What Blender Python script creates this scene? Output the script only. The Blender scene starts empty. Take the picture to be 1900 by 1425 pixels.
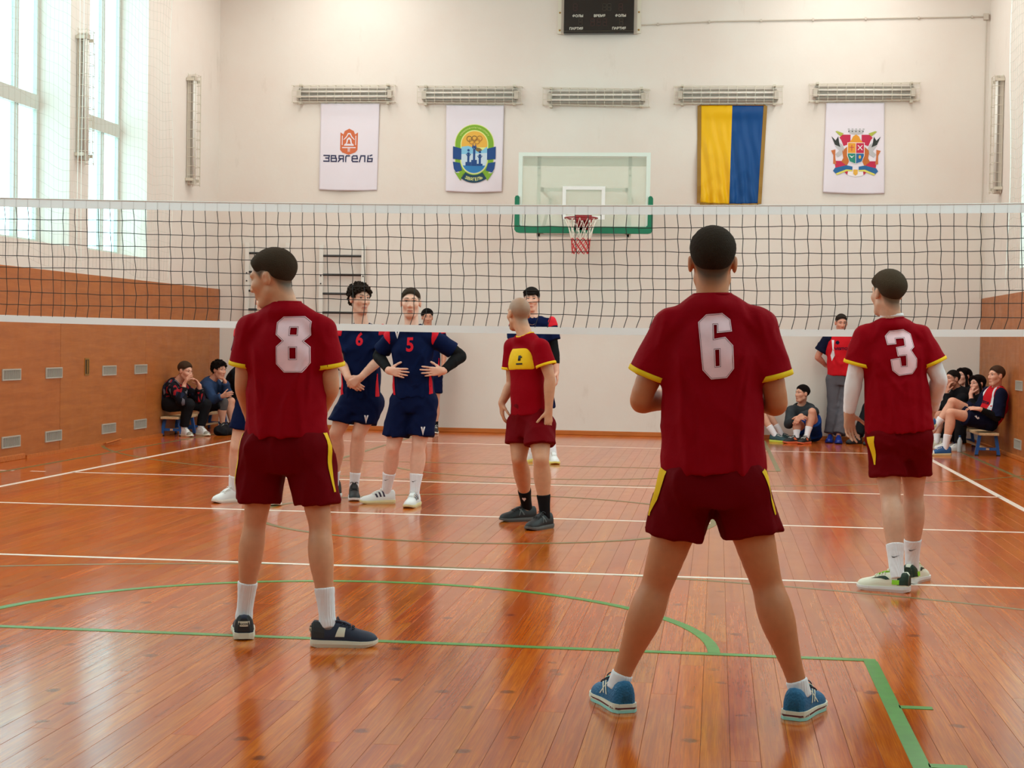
import bpy, bmesh, math, random
import numpy as np
from mathutils import Vector, Matrix, geometry
from mathutils.bvhtree import BVHTree

random.seed(7); np.random.seed(7)
scene = bpy.context.scene
COL = scene.collection

# ------------------------------------------------------------------ camera
FPX = 3067.9
YAW, PITCH, ROLL = -0.1231004, -0.0257627, 0.0162632
CAM = np.array([1.8576, -12.7909, 1.3750])
_f = np.array([math.sin(YAW)*math.cos(PITCH), math.cos(YAW)*math.cos(PITCH), math.sin(PITCH)])
_r0 = np.array([math.cos(YAW), -math.sin(YAW), 0.0]); _u0 = np.cross(_r0, _f)
_r = math.cos(ROLL)*_r0 + math.sin(ROLL)*_u0
_u = -math.sin(ROLL)*_r0 + math.cos(ROLL)*_u0
cd = bpy.data.cameras.new('camera'); cam = bpy.data.objects.new('camera', cd); COL.objects.link(cam)
cd.sensor_width = 36.0; cd.lens = 36.0*FPX/1900.0; cd.clip_end = 200
cam.matrix_world = Matrix(((_r[0], _u[0], -_f[0], CAM[0]), (_r[1], _u[1], -_f[1], CAM[1]), (_r[2], _u[2], -_f[2], CAM[2]), (0, 0, 0, 1)))
scene.camera = cam

# ------------------------------------------------------------------ daylight, added fill lights, exposure
world = bpy.data.worlds.new('sky'); scene.world = world; world.use_nodes = True
bg = world.node_tree.nodes['Background']
bg.inputs[0].default_value = (0.66, 0.94, 1.0, 1); bg.inputs[1].default_value = 3.9
scene.view_settings.view_transform = 'Standard'; scene.view_settings.look = 'None'
scene.view_settings.gamma = 1.0; scene.view_settings.use_curve_mapping = False
scene.view_settings.exposure = 0.10
scene.cycles.use_denoising = True; scene.cycles.max_bounces = 8; scene.cycles.diffuse_bounces = 4; scene.cycles.glossy_bounces = 3; scene.cycles.transmission_bounces = 2; scene.cycles.transparent_max_bounces = 8
scene.cycles.adaptive_threshold = 0.02
def area(name, loc, rot, sx, sy, power, col=(1, 1, 1), portal=False):
    l = bpy.data.lights.new(name, 'AREA'); l.shape = 'RECTANGLE'; l.size = sx; l.size_y = sy
    l.energy = power; l.color = col
    if portal: l.cycles.is_portal = True
    o = bpy.data.objects.new(name, l); COL.objects.link(o); o.location = loc; o.rotation_euler = rot
    return o
HP = math.pi/2
# daylight portals just outside each row of windows
area('daylight_portal', (-6.7, -2.5, 4.7), (0, -HP, 0), 5.4, 24.0, 1, portal=True)
area('daylight_portal', (6.62, -2.5, 4.7), (0, HP, 0), 5.4, 24.0, 1, portal=True)
# added fill lights, out of view under the ceiling along both sides
for lx, ang in ((-3.6, 0.0), (3.6, 0.0)):
    for ly in (-4, 1, 5.5, 9.5):
        area('added_fill_light', (lx, ly, 7.1), (0, ang, 0), 1.4, 3.2, 85, (1.0, 0.97, 0.925))

def at(px, py, Y):
    """point of the photograph's pixel at depth plane Y (metres)"""
    d = _f*FPX + _r*(px-950) - _u*(py-712.5)
    return CAM + d*(Y-CAM[1])/d[1]
def atX(px, py, X):
    d = _f*FPX + _r*(px-950) - _u*(py-712.5)
    return CAM + d*(X-CAM[0])/d[0]
def ground(px, py, z=0.0):
    d = _f*FPX + _r*(px-950) - _u*(py-712.5)
    return CAM + d*(z-CAM[2])/d[2]

# ------------------------------------------------------------------ materials
def srgb(r, g, b):
    f = lambda c: (c/12.92 if c <= 0.04045 else ((c+0.055)/1.055)**2.4)
    return (f(r/255), f(g/255), f(b/255), 1)
MATS = {}
def mat(name, col=(128, 128, 128), rough=0.6, metal=0.0, spec=0.5, bump=0.0, bscale=200.0, var=0.0, vscale=6.0, sheen=0.0, attr=None, sss=0.0, coat=0.0):
    if name in MATS: return MATS[name]
    m = bpy.data.materials.new(name); m.use_nodes = True; nt = m.node_tree; N = nt.nodes; L = nt.links
    p = N['Principled BSDF']
    c = srgb(*col)
    p.inputs['Base Color'].default_value = c
    p.inputs['Roughness'].default_value = rough; p.inputs['Metallic'].default_value = metal
    p.inputs['Specular IOR Level'].default_value = spec
    if sheen: p.inputs['Sheen Weight'].default_value = sheen; p.inputs['Sheen Roughness'].default_value = 0.5
    if coat: p.inputs['Coat Weight'].default_value = coat
    if sss:
        p.inputs['Subsurface Weight'].default_value = sss; p.inputs['Subsurface Scale'].default_value = 0.01
        p.inputs['Subsurface Radius'].default_value = (1.0, 0.35, 0.2)
    tc = N.new('ShaderNodeTexCoord')
    src = None
    if attr:
        a = N.new('ShaderNodeAttribute'); a.attribute_name = attr; src = a.outputs['Color']
    if var:
        nz = N.new('ShaderNodeTexNoise'); nz.inputs['Scale'].default_value = vscale; nz.inputs['Detail'].default_value = 5
        L.new(tc.outputs['Object'], nz.inputs['Vector'])
        mr = N.new('ShaderNodeMapRange'); mr.inputs[1].default_value = 0.3; mr.inputs[2].default_value = 0.7
        mr.inputs[3].default_value = 1-var; mr.inputs[4].default_value = 1+var
        L.new(nz.outputs['Fac'], mr.inputs[0])
        mx = N.new('ShaderNodeVectorMath'); mx.operation = 'SCALE'
        if src: L.new(src, mx.inputs[0])
        else: mx.inputs[0].default_value = c[:3]
        L.new(mr.outputs[0], mx.inputs['Scale']); src = mx.outputs[0]
    if src: L.new(src, p.inputs['Base Color'])
    if bump:
        nb = N.new('ShaderNodeTexNoise'); nb.inputs['Scale'].default_value = bscale; nb.inputs['Detail'].default_value = 4
        L.new(tc.outputs['Object'], nb.inputs['Vector'])
        b = N.new('ShaderNodeBump'); b.inputs['Strength'].default_value = bump; b.inputs['Distance'].default_value = 0.02
        L.new(nb.outputs['Fac'], b.inputs['Height']); L.new(b.outputs[0], p.inputs['Normal'])
    MATS[name] = m; return m

def wood_material(name, c0, c1, c2, rough, axis, sc_long, sc_cross, knots=False, coat=0.0, gap=False):
    m = bpy.data.materials.new(name); m.use_nodes = True; nt = m.node_tree; N = nt.nodes; L = nt.links
    p = N['Principled BSDF']; geo = N.new('ShaderNodeNewGeometry'); oi = N.new('ShaderNodeObjectInfo')
    at_ = N.new('ShaderNodeAttribute'); at_.attribute_name = 'rnd'
    add = N.new('ShaderNodeMath'); add.operation = 'ADD'; L.new(oi.outputs['Random'], add.inputs[0]); L.new(at_.outputs['Fac'], add.inputs[1])
    fr = N.new('ShaderNodeMath'); fr.operation = 'FRACT'; L.new(add.outputs[0], fr.inputs[0])
    off = N.new('ShaderNodeCombineXYZ')
    m30 = N.new('ShaderNodeMath'); m30.operation = 'MULTIPLY'; m30.inputs[1].default_value = 37.0; L.new(fr.outputs[0], m30.inputs[0])
    for i in range(3): L.new(m30.outputs[0], off.inputs[i])
    mp = N.new('ShaderNodeMapping'); mp.inputs['Scale'].default_value = [sc_long if i == axis else sc_cross for i in range(3)]
    L.new(geo.outputs['Position'], mp.inputs['Vector'])
    va = N.new('ShaderNodeVectorMath'); va.operation = 'ADD'; L.new(mp.outputs[0], va.inputs[0]); L.new(off.outputs[0], va.inputs[1])
    nz = N.new('ShaderNodeTexNoise'); nz.inputs['Scale'].default_value = 1.0; nz.inputs['Detail'].default_value = 7; nz.inputs['Roughness'].default_value = 0.62; nz.inputs['Distortion'].default_value = 0.5
    L.new(va.outputs[0], nz.inputs['Vector'])
    cr = N.new('ShaderNodeValToRGB'); e = cr.color_ramp.elements
    e[0].position = 0.28; e[0].color = srgb(*c0); e[1].position = 0.72; e[1].color = srgb(*c2)
    mid = cr.color_ramp.elements.new(0.5); mid.color = srgb(*c1)
    L.new(nz.outputs['Fac'], cr.inputs[0])
    # each board its own tone
    hsv = N.new('ShaderNodeHueSaturation')
    r1 = N.new('ShaderNodeMapRange'); r1.inputs[3].default_value = 0.84; r1.inputs[4].default_value = 1.10; L.new(fr.outputs[0], r1.inputs[0]); L.new(r1.outputs[0], hsv.inputs['Value'])
    f7 = N.new('ShaderNodeMath'); f7.operation = 'MULTIPLY'; f7.inputs[1].default_value = 7.31; L.new(fr.outputs[0], f7.inputs[0])
    f8 = N.new('ShaderNodeMath'); f8.operation = 'FRACT'; L.new(f7.outputs[0], f8.inputs[0])
    r2 = N.new('ShaderNodeMapRange'); r2.inputs[3].default_value = 0.497; r2.inputs[4].default_value = 0.509; L.new(f8.outputs[0], r2.inputs[0]); L.new(r2.outputs[0], hsv.inputs['Hue'])
    L.new(cr.outputs[0], hsv.inputs['Color'])
    outc = hsv.outputs[0]
    if not knots: r1.inputs[3].default_value = 0.97; r1.inputs[4].default_value = 1.04; r2.inputs[3].default_value = 0.498; r2.inputs[4].default_value = 0.502
    if knots:
        mp2 = N.new('ShaderNodeMapping'); mp2.inputs['Scale'].default_value = [3.4 if i == axis else 4.2 for i in range(3)]
        L.new(geo.outputs['Position'], mp2.inputs['Vector'])
        dz = N.new('ShaderNodeTexNoise'); dz.inputs['Scale'].default_value = 14.0; L.new(geo.outputs['Position'], dz.inputs['Vector'])
        dm = N.new('ShaderNodeVectorMath'); dm.operation = 'SCALE'; dm.inputs['Scale'].default_value = 0.16; L.new(dz.outputs['Color'], dm.inputs[0])
        da = N.new('ShaderNodeVectorMath'); da.operation = 'ADD'; L.new(mp2.outputs[0], da.inputs[0]); L.new(dm.outputs[0], da.inputs[1])
        vo = N.new('ShaderNodeTexVoronoi'); vo.inputs['Scale'].default_value = 1.0; vo.inputs['Randomness'].default_value = 1.0
        L.new(da.outputs[0], vo.inputs['Vector'])
        kr = N.new('ShaderNodeMapRange'); kr.inputs[1].default_value = 0.05; kr.inputs[2].default_value = 0.15; kr.inputs[3].default_value = 0.85; kr.inputs[4].default_value = 0.0
        L.new(vo.outputs['Distance'], kr.inputs[0])
        mx = N.new('ShaderNodeMix'); mx.data_type = 'RGBA'; L.new(kr.outputs[0], mx.inputs['Factor']); L.new(outc, mx.inputs[6]); mx.inputs[7].default_value = srgb(70, 26, 12)
        mpg = N.new('ShaderNodeMapping'); mpg.inputs['Scale'].default_value = (150, 3.0, 1); L.new(geo.outputs['Position'], mpg.inputs['Vector'])
        vag = N.new('ShaderNodeVectorMath'); vag.operation = 'ADD'; L.new(mpg.outputs[0], vag.inputs[0]); L.new(off.outputs[0], vag.inputs[1])
        ng = N.new('ShaderNodeTexNoise'); ng.inputs['Scale'].default_value = 1.0; ng.inputs['Detail'].default_value = 3; ng.inputs['Distortion'].default_value = 1.2; L.new(vag.outputs[0], ng.inputs['Vector'])
        gr = N.new('ShaderNodeMapRange'); gr.inputs[1].default_value = 0.40; gr.inputs[2].default_value = 0.62; gr.inputs[3].default_value = 0.42; gr.inputs[4].default_value = 0.0; L.new(ng.outputs['Fac'], gr.inputs[0])
        mg = N.new('ShaderNodeMix'); mg.data_type = 'RGBA'; L.new(gr.outputs[0], mg.inputs['Factor']); L.new(mx.outputs[2], mg.inputs[6]); mg.inputs[7].default_value = srgb(138, 48, 14)
        mx = mg
        # pale scuffs and scratches
        mp3 = N.new('ShaderNodeMapping'); mp3.inputs['Scale'].default_value = (3, 11, 1); mp3.inputs['Rotation'].default_value = (0, 0, 0.7); L.new(geo.outputs['Position'], mp3.inputs['Vector'])
        sn = N.new('ShaderNodeTexNoise'); sn.inputs['Scale'].default_value = 2.2; sn.inputs['Detail'].default_value = 9; sn.inputs['Roughness'].default_value = 0.7; L.new(mp3.outputs[0], sn.inputs['Vector'])
        sr = N.new('ShaderNodeMapRange'); sr.inputs[1].default_value = 0.62; sr.inputs[2].default_value = 0.82; sr.inputs[3].default_value = 0; sr.inputs[4].default_value = 0.35; L.new(sn.outputs['Fac'], sr.inputs[0])
        mx2 = N.new('ShaderNodeMix'); mx2.data_type = 'RGBA'; L.new(sr.outputs[0], mx2.inputs['Factor']); L.new(mx.outputs[2], mx2.inputs[6]); mx2.inputs[7].default_value = srgb(214, 140, 92)
        outc = mx2.outputs[2]
    L.new(outc, p.inputs['Base Color'])
    rr = N.new('ShaderNodeMapRange'); rr.inputs[3].default_value = rough*0.7; rr.inputs[4].default_value = rough*1.5
    rn = N.new('ShaderNodeTexNoise'); rn.inputs['Scale'].default_value = 5.0; rn.inputs['Detail'].default_value = 6; L.new(geo.outputs['Position'], rn.inputs['Vector'])
    L.new(rn.outputs['Fac'], rr.inputs[0]); L.new(rr.outputs[0], p.inputs['Roughness'])
    b = N.new('ShaderNodeBump'); b.inputs['Strength'].default_value = 0.12 if knots else 0.05; b.inputs['Distance'].default_value = 0.004
    L.new(nz.outputs['Fac'], b.inputs['Height']); L.new(b.outputs[0], p.inputs['Normal'])
    if coat: p.inputs['Coat Weight'].default_value = coat; p.inputs['Coat Roughness'].default_value = 0.09
    MATS[name] = m; return m

def plaster_material(name, col):
    m = mat(name, col, rough=0.85, spec=0.2)
    nt = m.node_tree; N = nt.nodes; L = nt.links; p = N['Principled BSDF']
    geo = N.new('ShaderNodeNewGeometry')
    n1 = N.new('ShaderNodeTexNoise'); n1.inputs['Scale'].default_value = 0.55; n1.inputs['Detail'].default_value = 6; n1.inputs['Roughness'].default_value = 0.6
    L.new(geo.outputs['Position'], n1.inputs['Vector'])
    cr = N.new('ShaderNodeValToRGB'); e = cr.color_ramp.elements
    e[0].position = 0.35; e[0].color = srgb(col[0]-3, col[1]-8, col[2]-9); e[1].position = 0.65; e[1].color = srgb(*col)
    L.new(n1.outputs['Fac'], cr.inputs[0])
    # grey stains and scuffs with a shape of their own
    mp = N.new('ShaderNodeMapping'); mp.inputs['Scale'].default_value = (1.6, 1.6, 0.5); L.new(geo.outputs['Position'], mp.inputs['Vector'])
    n2 = N.new('ShaderNodeTexNoise'); n2.inputs['Scale'].default_value = 1.7; n2.inputs['Detail'].default_value = 10; n2.inputs['Roughness'].default_value = 0.68; L.new(mp.outputs[0], n2.inputs['Vector'])
    mr = N.new('ShaderNodeMapRange'); mr.inputs[1].default_value = 0.62; mr.inputs[2].default_value = 0.80; mr.inputs[3].default_value = 0; mr.inputs[4].default_value = 0.35; L.new(n2.outputs['Fac'], mr.inputs[0])
    mx = N.new('ShaderNodeMix'); mx.data_type = 'RGBA'; L.new(mr.outputs[0], mx.inputs['Factor']); L.new(cr.outputs[0], mx.inputs[6]); mx.inputs[7].default_value = srgb(176, 158, 140)
    L.new(mx.outputs[2], p.inputs['Base Color'])
    n3 = N.new('ShaderNodeTexNoise'); n3.inputs['Scale'].default_value = 9; n3.inputs['Detail'].default_value = 8; L.new(geo.outputs['Position'], n3.inputs['Vector'])
    b = N.new('ShaderNodeBump'); b.inputs['Strength'].default_value = 0.25; b.inputs['Distance'].default_value = 0.01; L.new(n3.outputs['Fac'], b.inputs['Height']); L.new(b.outputs[0], p.inputs['Normal'])
    return m

# ------------------------------------------------------------------ mesh helpers
class MB:
    def __init__(s): s.v = []; s.f = []
    def box(s, a, b, ch=0.0):
        x0, y0, z0 = [min(a[i], b[i]) for i in range(3)]; x1, y1, z1 = [max(a[i], b[i]) for i in range(3)]
        n = len(s.v)
        s.v += [(x0, y0, z0), (x1, y0, z0), (x1, y1, z0), (x0, y1, z0), (x0, y0, z1), (x1, y0, z1), (x1, y1, z1), (x0, y1, z1)]
        s.f += [tuple(n+i for i in q) for q in ((0, 3, 2, 1), (4, 5, 6, 7), (0, 1, 5, 4), (1, 2, 6, 5), (2, 3, 7, 6), (3, 0, 4, 7))]
        return s
    def tube(s, pts, r, n=6, closed=False, caps=True):
        pts = [Vector(p) for p in pts]; base = len(s.v); m = len(pts)
        rad = r if isinstance(r, (list, tuple)) else [r]*m
        prev = None
        for i, p in enumerate(pts):
            if closed: t = pts[(i+1) % m]-pts[i-1]
            else: t = pts[min(i+1, m-1)]-pts[max(i-1, 0)]
            t.normalize()
            if prev is None:
                a = Vector((0, 0, 1)) if abs(t.z) < 0.9 else Vector((1, 0, 0))
                u = t.cross(a).normalized()
            else:
                u = (prev-t*prev.dot(t)).normalized()
            prev = u; w = t.cross(u)
            for k in range(n):
                q = 2*math.pi*k/n
                s.v.append(tuple(p+(u*math.cos(q)+w*math.sin(q))*rad[i]))
        for i in range(m if closed else m-1):
            for k in range(n):
                a0 = base+i*n+k; a1 = base+i*n+(k+1) % n; j = (i+1) % m
                s.f.append((a0, a1, base+j*n+(k+1) % n, base+j*n+k))
        if caps and not closed:
            s.f.append(tuple(base+k for k in range(n))[::-1]); s.f.append(tuple(base+(m-1)*n+k for k in range(n)))
        return s
    def loft(s, rings, caps=True):
        base = len(s.v); n = len(rings[0])
        for r in rings: s.v += [tuple(p) for p in r]
        for i in range(len(rings)-1):
            for k in range(n):
                s.f.append((base+i*n+k, base+i*n+(k+1) % n, base+(i+1)*n+(k+1) % n, base+(i+1)*n+k))
        if caps:
            s.f.append(tuple(base+k for k in range(n))[::-1]); s.f.append(tuple(base+(len(rings)-1)*n+k for k in range(n)))
        return s
    def cyl(s, a, b, r, n=12): return s.tube([a, b], r, n)
    def ball(s, c, rx, ry=None, rz=None, nu=12, nv=8):
        ry = ry or rx; rz = rz or rx
        rings = []
        for j in range(nv+1):
            t = math.pi*j/nv-HP; cc = max(math.cos(t), 0.02)
            rings.append([(c[0]+rx*cc*math.cos(2*math.pi*i/nu), c[1]+ry*cc*math.sin(2*math.pi*i/nu), c[2]+rz*math.sin(t)) for i in range(nu)])
        return s.loft(rings)
    def poly(s, pts, holes=()):
        """flat filled polygon from 3-d points (tessellated, holes allowed)"""
        loops = [[Vector(p) for p in pts]]+[[Vector(p) for p in h] for h in holes]
        tri = geometry.tessellate_polygon(loops); flat = [tuple(p) for l in loops for p in l]
        b = len(s.v); s.v += flat; s.f += [tuple(b+i for i in t) for t in tri]; return s
    def build(s, name, m, parent=None, smooth=False, base=None):
        me = bpy.data.meshes.new(name)
        v = s.v
        if base is not None: v = [(p[0]-base[0], p[1]-base[1], p[2]-base[2]) for p in v]
        me.from_pydata(v, [], s.f); me.update()
        bm = bmesh.new(); bm.from_mesh(me); bmesh.ops.recalc_face_normals(bm, faces=bm.faces); bm.to_mesh(me); bm.free()
        if smooth: me.polygons.foreach_set('use_smooth', [True]*len(me.polygons))
        me.materials.append(m)
        return link(name, me, parent)
def link(name, me, parent=None):
    o = bpy.data.objects.new(name, me); COL.objects.link(o)
    if parent is not None: o.parent = parent
    return o
def tag(o, label=None, cat=None, group=None, kind=None):
    if label: o['label'] = label
    if cat: o['category'] = cat
    if group: o['group'] = group
    if kind: o['kind'] = kind
    return o
def thing(name, label, cat, loc=(0, 0, 0), group=None):
    o = bpy.data.objects.new(name, None); COL.objects.link(o); o.location = loc; o.empty_display_size = 0.1
    return tag(o, label, cat, group)
def bevel(o, w, seg=2):
    md = o.modifiers.new('bevel', 'BEVEL'); md.width = w; md.segments = seg; md.limit_method = 'ANGLE'; return o
_FONT = {}
def text2d(s, size, bold=0.0):
    """outline text as 2-d triangles: (verts, faces), left-bottom at 0,0"""
    c = bpy.data.curves.new('txt', 'FONT'); c.body = s; c.size = size; c.offset = bold; c.resolution_u = 3
    o = bpy.data.objects.new('txt', c); COL.objects.link(o)
    dg = bpy.context.evaluated_depsgraph_get(); dg.update()
    me = o.evaluated_get(dg).to_mesh()
    v = [(p.co.x, p.co.y) for p in me.vertices]; f = [tuple(p.vertices) for p in me.polygons]
    o.evaluated_get(dg).to_mesh_clear()
    bpy.data.objects.remove(o); bpy.data.curves.remove(c)
    x0 = min(p[0] for p in v); y0 = min(p[1] for p in v)
    return [(p[0]-x0, p[1]-y0) for p in v], f
# ================================================================== the setting
XL, XR, YB, YF, ZC = -5.74, 5.66, 11.75, -15.5, 7.4
PL, PR = -5.69, 5.62                      # faces of the wood wainscot
M_plaster = plaster_material('cream_plaster', (227, 220, 211))
M_floor = wood_material('varnished_pine', (174, 71, 9), (201, 91, 16), (220, 116, 30), 0.125, 1, 1.1, 26.0, knots=True)
M_floor.node_tree.nodes['Principled BSDF'].inputs['Specular IOR Level'].default_value = 0.42
M_veneer = wood_material('wood_veneer', (156, 86, 36), (170, 97, 42), (182, 108, 50), 0.42, 1, 1.6, 17.0)
M_skirt = wood_material('skirting_wood', (170, 88, 30), (190, 104, 40), (205, 120, 52), 0.4, 0, 2.0, 30.0)
M_white = mat('white_paint', (236, 236, 232), 0.4)
M_line_w = mat('white_court_paint', (240, 228, 214), 0.3, var=0.06, vscale=12)
M_line_g = mat('green_court_paint', (58, 140, 56), 0.3, var=0.15, vscale=14)
M_line_d = mat('worn_green_paint', (112, 104, 58), 0.3, var=0.2, vscale=14)
M_joint = mat('dark_joint', (52, 24, 12), 0.8)
M_frame = mat('window_frame_grey', (196, 196, 186), 0.5)
M_steel = mat('painted_steel', (206, 203, 190), 0.4, metal=0.0)
M_black = mat('black_plastic', (22, 21, 20), 0.4)

# floor: a dark bed with every board laid on it
floor = MB().box((XL, YF, -0.06), (XR, YB, -0.022)).build('floor', M_joint)
tag(floor, 'varnished reddish pine board floor with court lines', kind='structure')
PW, PT = 0.1005, 0.022
def board(w, l):
    mb = MB(); g = 0.0004; c = 0.0008
    x0, x1, y0, y1 = -w/2+g, w/2-g, -l/2+g, l/2-g
    mb.v = [(x0, y0, -PT), (x1, y0, -PT), (x1, y1, -PT), (x0, y1, -PT), (x0, y0, -c), (x1, y0, -c), (x1, y1, -c), (x0, y1, -c),
            (x0+c, y0+c, 0), (x1-c, y0+c, 0), (x1-c, y1-c, 0), (x0+c, y1-c, 0)]
    mb.f = [(0, 1, 5, 4), (1, 2, 6, 5), (2, 3, 7, 6), (3, 0, 4, 7), (4, 5, 9, 8), (5, 6, 10, 9), (6, 7, 11, 10), (7, 4, 8, 11), (8, 9, 10, 11)]
    return mb
boards = []
nrow = int((XR-XL)/PW)
rw = (XR-XL)/nrow
rng = random.Random(3)
for i in range(nrow):
    x = XL+(i+0.5)*rw; y = YF
    first = rng.choice((0.8, 1.4, 2.0, 2.6, 3.2))
    while y < YB-1e-6:
        l = first if y == YF else rng.choice((2.2, 2.8, 3.4, 4.0))
        if YB-(y+l) < 0.5: l = YB-y
        boards.append((x, y+l/2, round(l, 4))); y += l
def board_score(b):
    x, y, l = b
    best = 0
    for q in (-0.5, 0, 0.5):
        v = np.array([x, y+q*l, 0])-CAM; z = v@_f
        if z < 1: continue
        px, py = 950+FPX*(v@_r)/z, 712-FPX*(v@_u)/z
        if -20 < px < 1920 and -20 < py < 1450: best = max(best, 1/z)
    return best
boards.sort(key=board_score, reverse=True)
proto = {}
for x, y, l in boards[:300]:
    key = round(l, 3)
    if key not in proto:
        o = board(rw, l).build('plank', M_floor, floor); proto[key] = o.data
    else: o = link('plank', proto[key], floor)
    o.location = (x, y, 0)
mb = MB(); rnd = []
for x, y, l in boards[300:]:
    b = board(rw, l); n = len(mb.v); rr = rng.random()
    mb.v += [(p[0]+x, p[1]+y, p[2]) for p in b.v]; mb.f += [tuple(n+i for i in f) for f in b.f]; rnd += [rr]*len(b.v)
o = mb.build('plank_field', M_floor, floor); tag(o, kind='stuff')
a = o.data.attributes.new('rnd', 'FLOAT', 'POINT'); a.data.foreach_set('value', rnd)

# painted court lines
def strip(pts, w, m, name='court_line', z=0.0012):
    mb = MB(); n = len(pts); base = []
    for i, p in enumerate(pts):
        p = Vector((p[0], p[1], 0)); t = (Vector((*pts[min(i+1, n-1)], 0))-Vector((*pts[max(i-1, 0)], 0))).normalized()
        s_ = Vector((-t.y, t.x, 0))*w/2
        base += [(p+s_)[:], (p-s_)[:]]
    v = [(q[0], q[1], z) for q in base]+[(q[0], q[1], -0.001) for q in base]; N_ = len(base)
    f = []
    for i in range(n-1):
        f.append((2*i, 2*i+1, 2*i+3, 2*i+2)); f.append((N_+2*i, 2*i, 2*i+2, N_+2*i+2)); f.append((2*i+1, N_+2*i+1, N_+2*i+3, 2*i+3))
    f += [(0, N_, N_+1, 1), (N_-2, N_-1, 2*N_-1, 2*N_-2)]
    mb.v, mb.f = v, f
    return mb.build(name, m, floor)
for y in (-3, 0, 3): strip([(-4.5, y), (4.5, y)], 0.055, M_line_w)
strip([(-4.5, 9), (4.5, 9)], 0.05, M_line_w)
for x in (-4.5, 4.5): strip([(x, -9), (x, 9)], 0.06, M_line_w)
for x0 in (-4.93, -5.26): strip([(x0, 3), (x0+0.15, 3)], 0.05, M_line_w)
def arc(cx, cy, r, a0, a1, n=48): return [(cx+r*math.cos(a0+(a1-a0)*i/n), cy+r*math.sin(a0+(a1-a0)*i/n)) for i in range(n+1)]
PI = math.pi
G2 = 0.0018
strip([(-2.42, -5.42), (2.575, -5.42)], 0.055, M_line_g, z=G2)
for x in (-2.42, 2.55): strip([(x, -5.445), (x, -11.2)], 0.06, M_line_g, z=G2)
for y in (-6.36, -7.25, -8.1): strip([(2.575, y), (2.70, y)], 0.05, M_line_g, z=G2)
strip(arc(0.06, -5.42, 1.81, 0.012, PI), 0.055, M_line_g, z=G2)
strip(arc(0.07, 0.08, 1.79, 0, 2*PI, 72), 0.05, M_line_d, z=G2)
strip(arc(0.30, -9.15, 6.22, 0.12, PI-0.12, 80), 0.04, M_line_d, z=0.0009)
strip(arc(0.07, 9.35, 6.25, PI+0.2, 2*PI-0.2, 80), 0.05, M_line_d, z=0.0009)
strip(arc(0.07, 5.5, 1.81, PI, 2*PI), 0.05, M_line_d, z=G2)
strip([(-2.4, 5.5), (2.55, 5.5)], 0.05, M_line_d, z=G2)
for x in (-2.4, 2.55): strip([(x, 5.5), (x, 11.3)], 0.05, M_line_d, z=G2)
for x in (-5.16, 5.1): strip([(x, -11.2), (x, 11.3)], 0.05, M_line_d, z=G2)

# walls (the long ones with deep window openings), ceiling
SILL, HEAD, RD = 2.41, 6.9, 0.45
WL = [(6.51-2.66*k, 8.575-2.66*k) for k in range(8)]
WR = [(6.87-2.66*k, 8.93-2.66*k) for k in range(8)]
def side_wall(name, x_in, x_out, wins, label):
    mb = MB(); mb.box((x_in, YF, -0.06), (x_out, YB, SILL)); mb.box((x_in, YF, HEAD), (x_out, YB, ZC))
    ys = [YB]
    for a, b in sorted(wins, reverse=True): ys += [b, a]
    ys.append(YF)
    for i in range(0, len(ys), 2): mb.box((x_in, ys[i+1], SILL), (x_out, ys[i], HEAD))
    return tag(mb.build(name, M_plaster), label, kind='structure')
wall_l = side_wall('wall_left', XL, XL-RD, WL, 'cream plaster side wall with tall deep-set windows and wood wainscot')
wall_r = side_wall('wall_right', XR, XR+RD, WR, 'cream plaster side wall behind the seated spectators at the blue bench')
tag(MB().box((XL-RD, YB, -0.06), (XR+RD, YB+0.3, ZC)).build('wall_back', M_plaster), 'cream plaster end wall with banners and scoreboard', kind='structure')
tag(MB().box((XL-RD, YF-0.3, -0.06), (XR+RD, YF, ZC)).build('wall_front', M_plaster), 'cream plaster end wall behind the viewer', kind='structure')
tag(MB().box((XL-RD, YF-0.3, ZC), (XR+RD, YB+0.3, ZC+0.2)).build('ceiling', M_plaster), 'plain pale ceiling of the hall', kind='structure')

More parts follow.
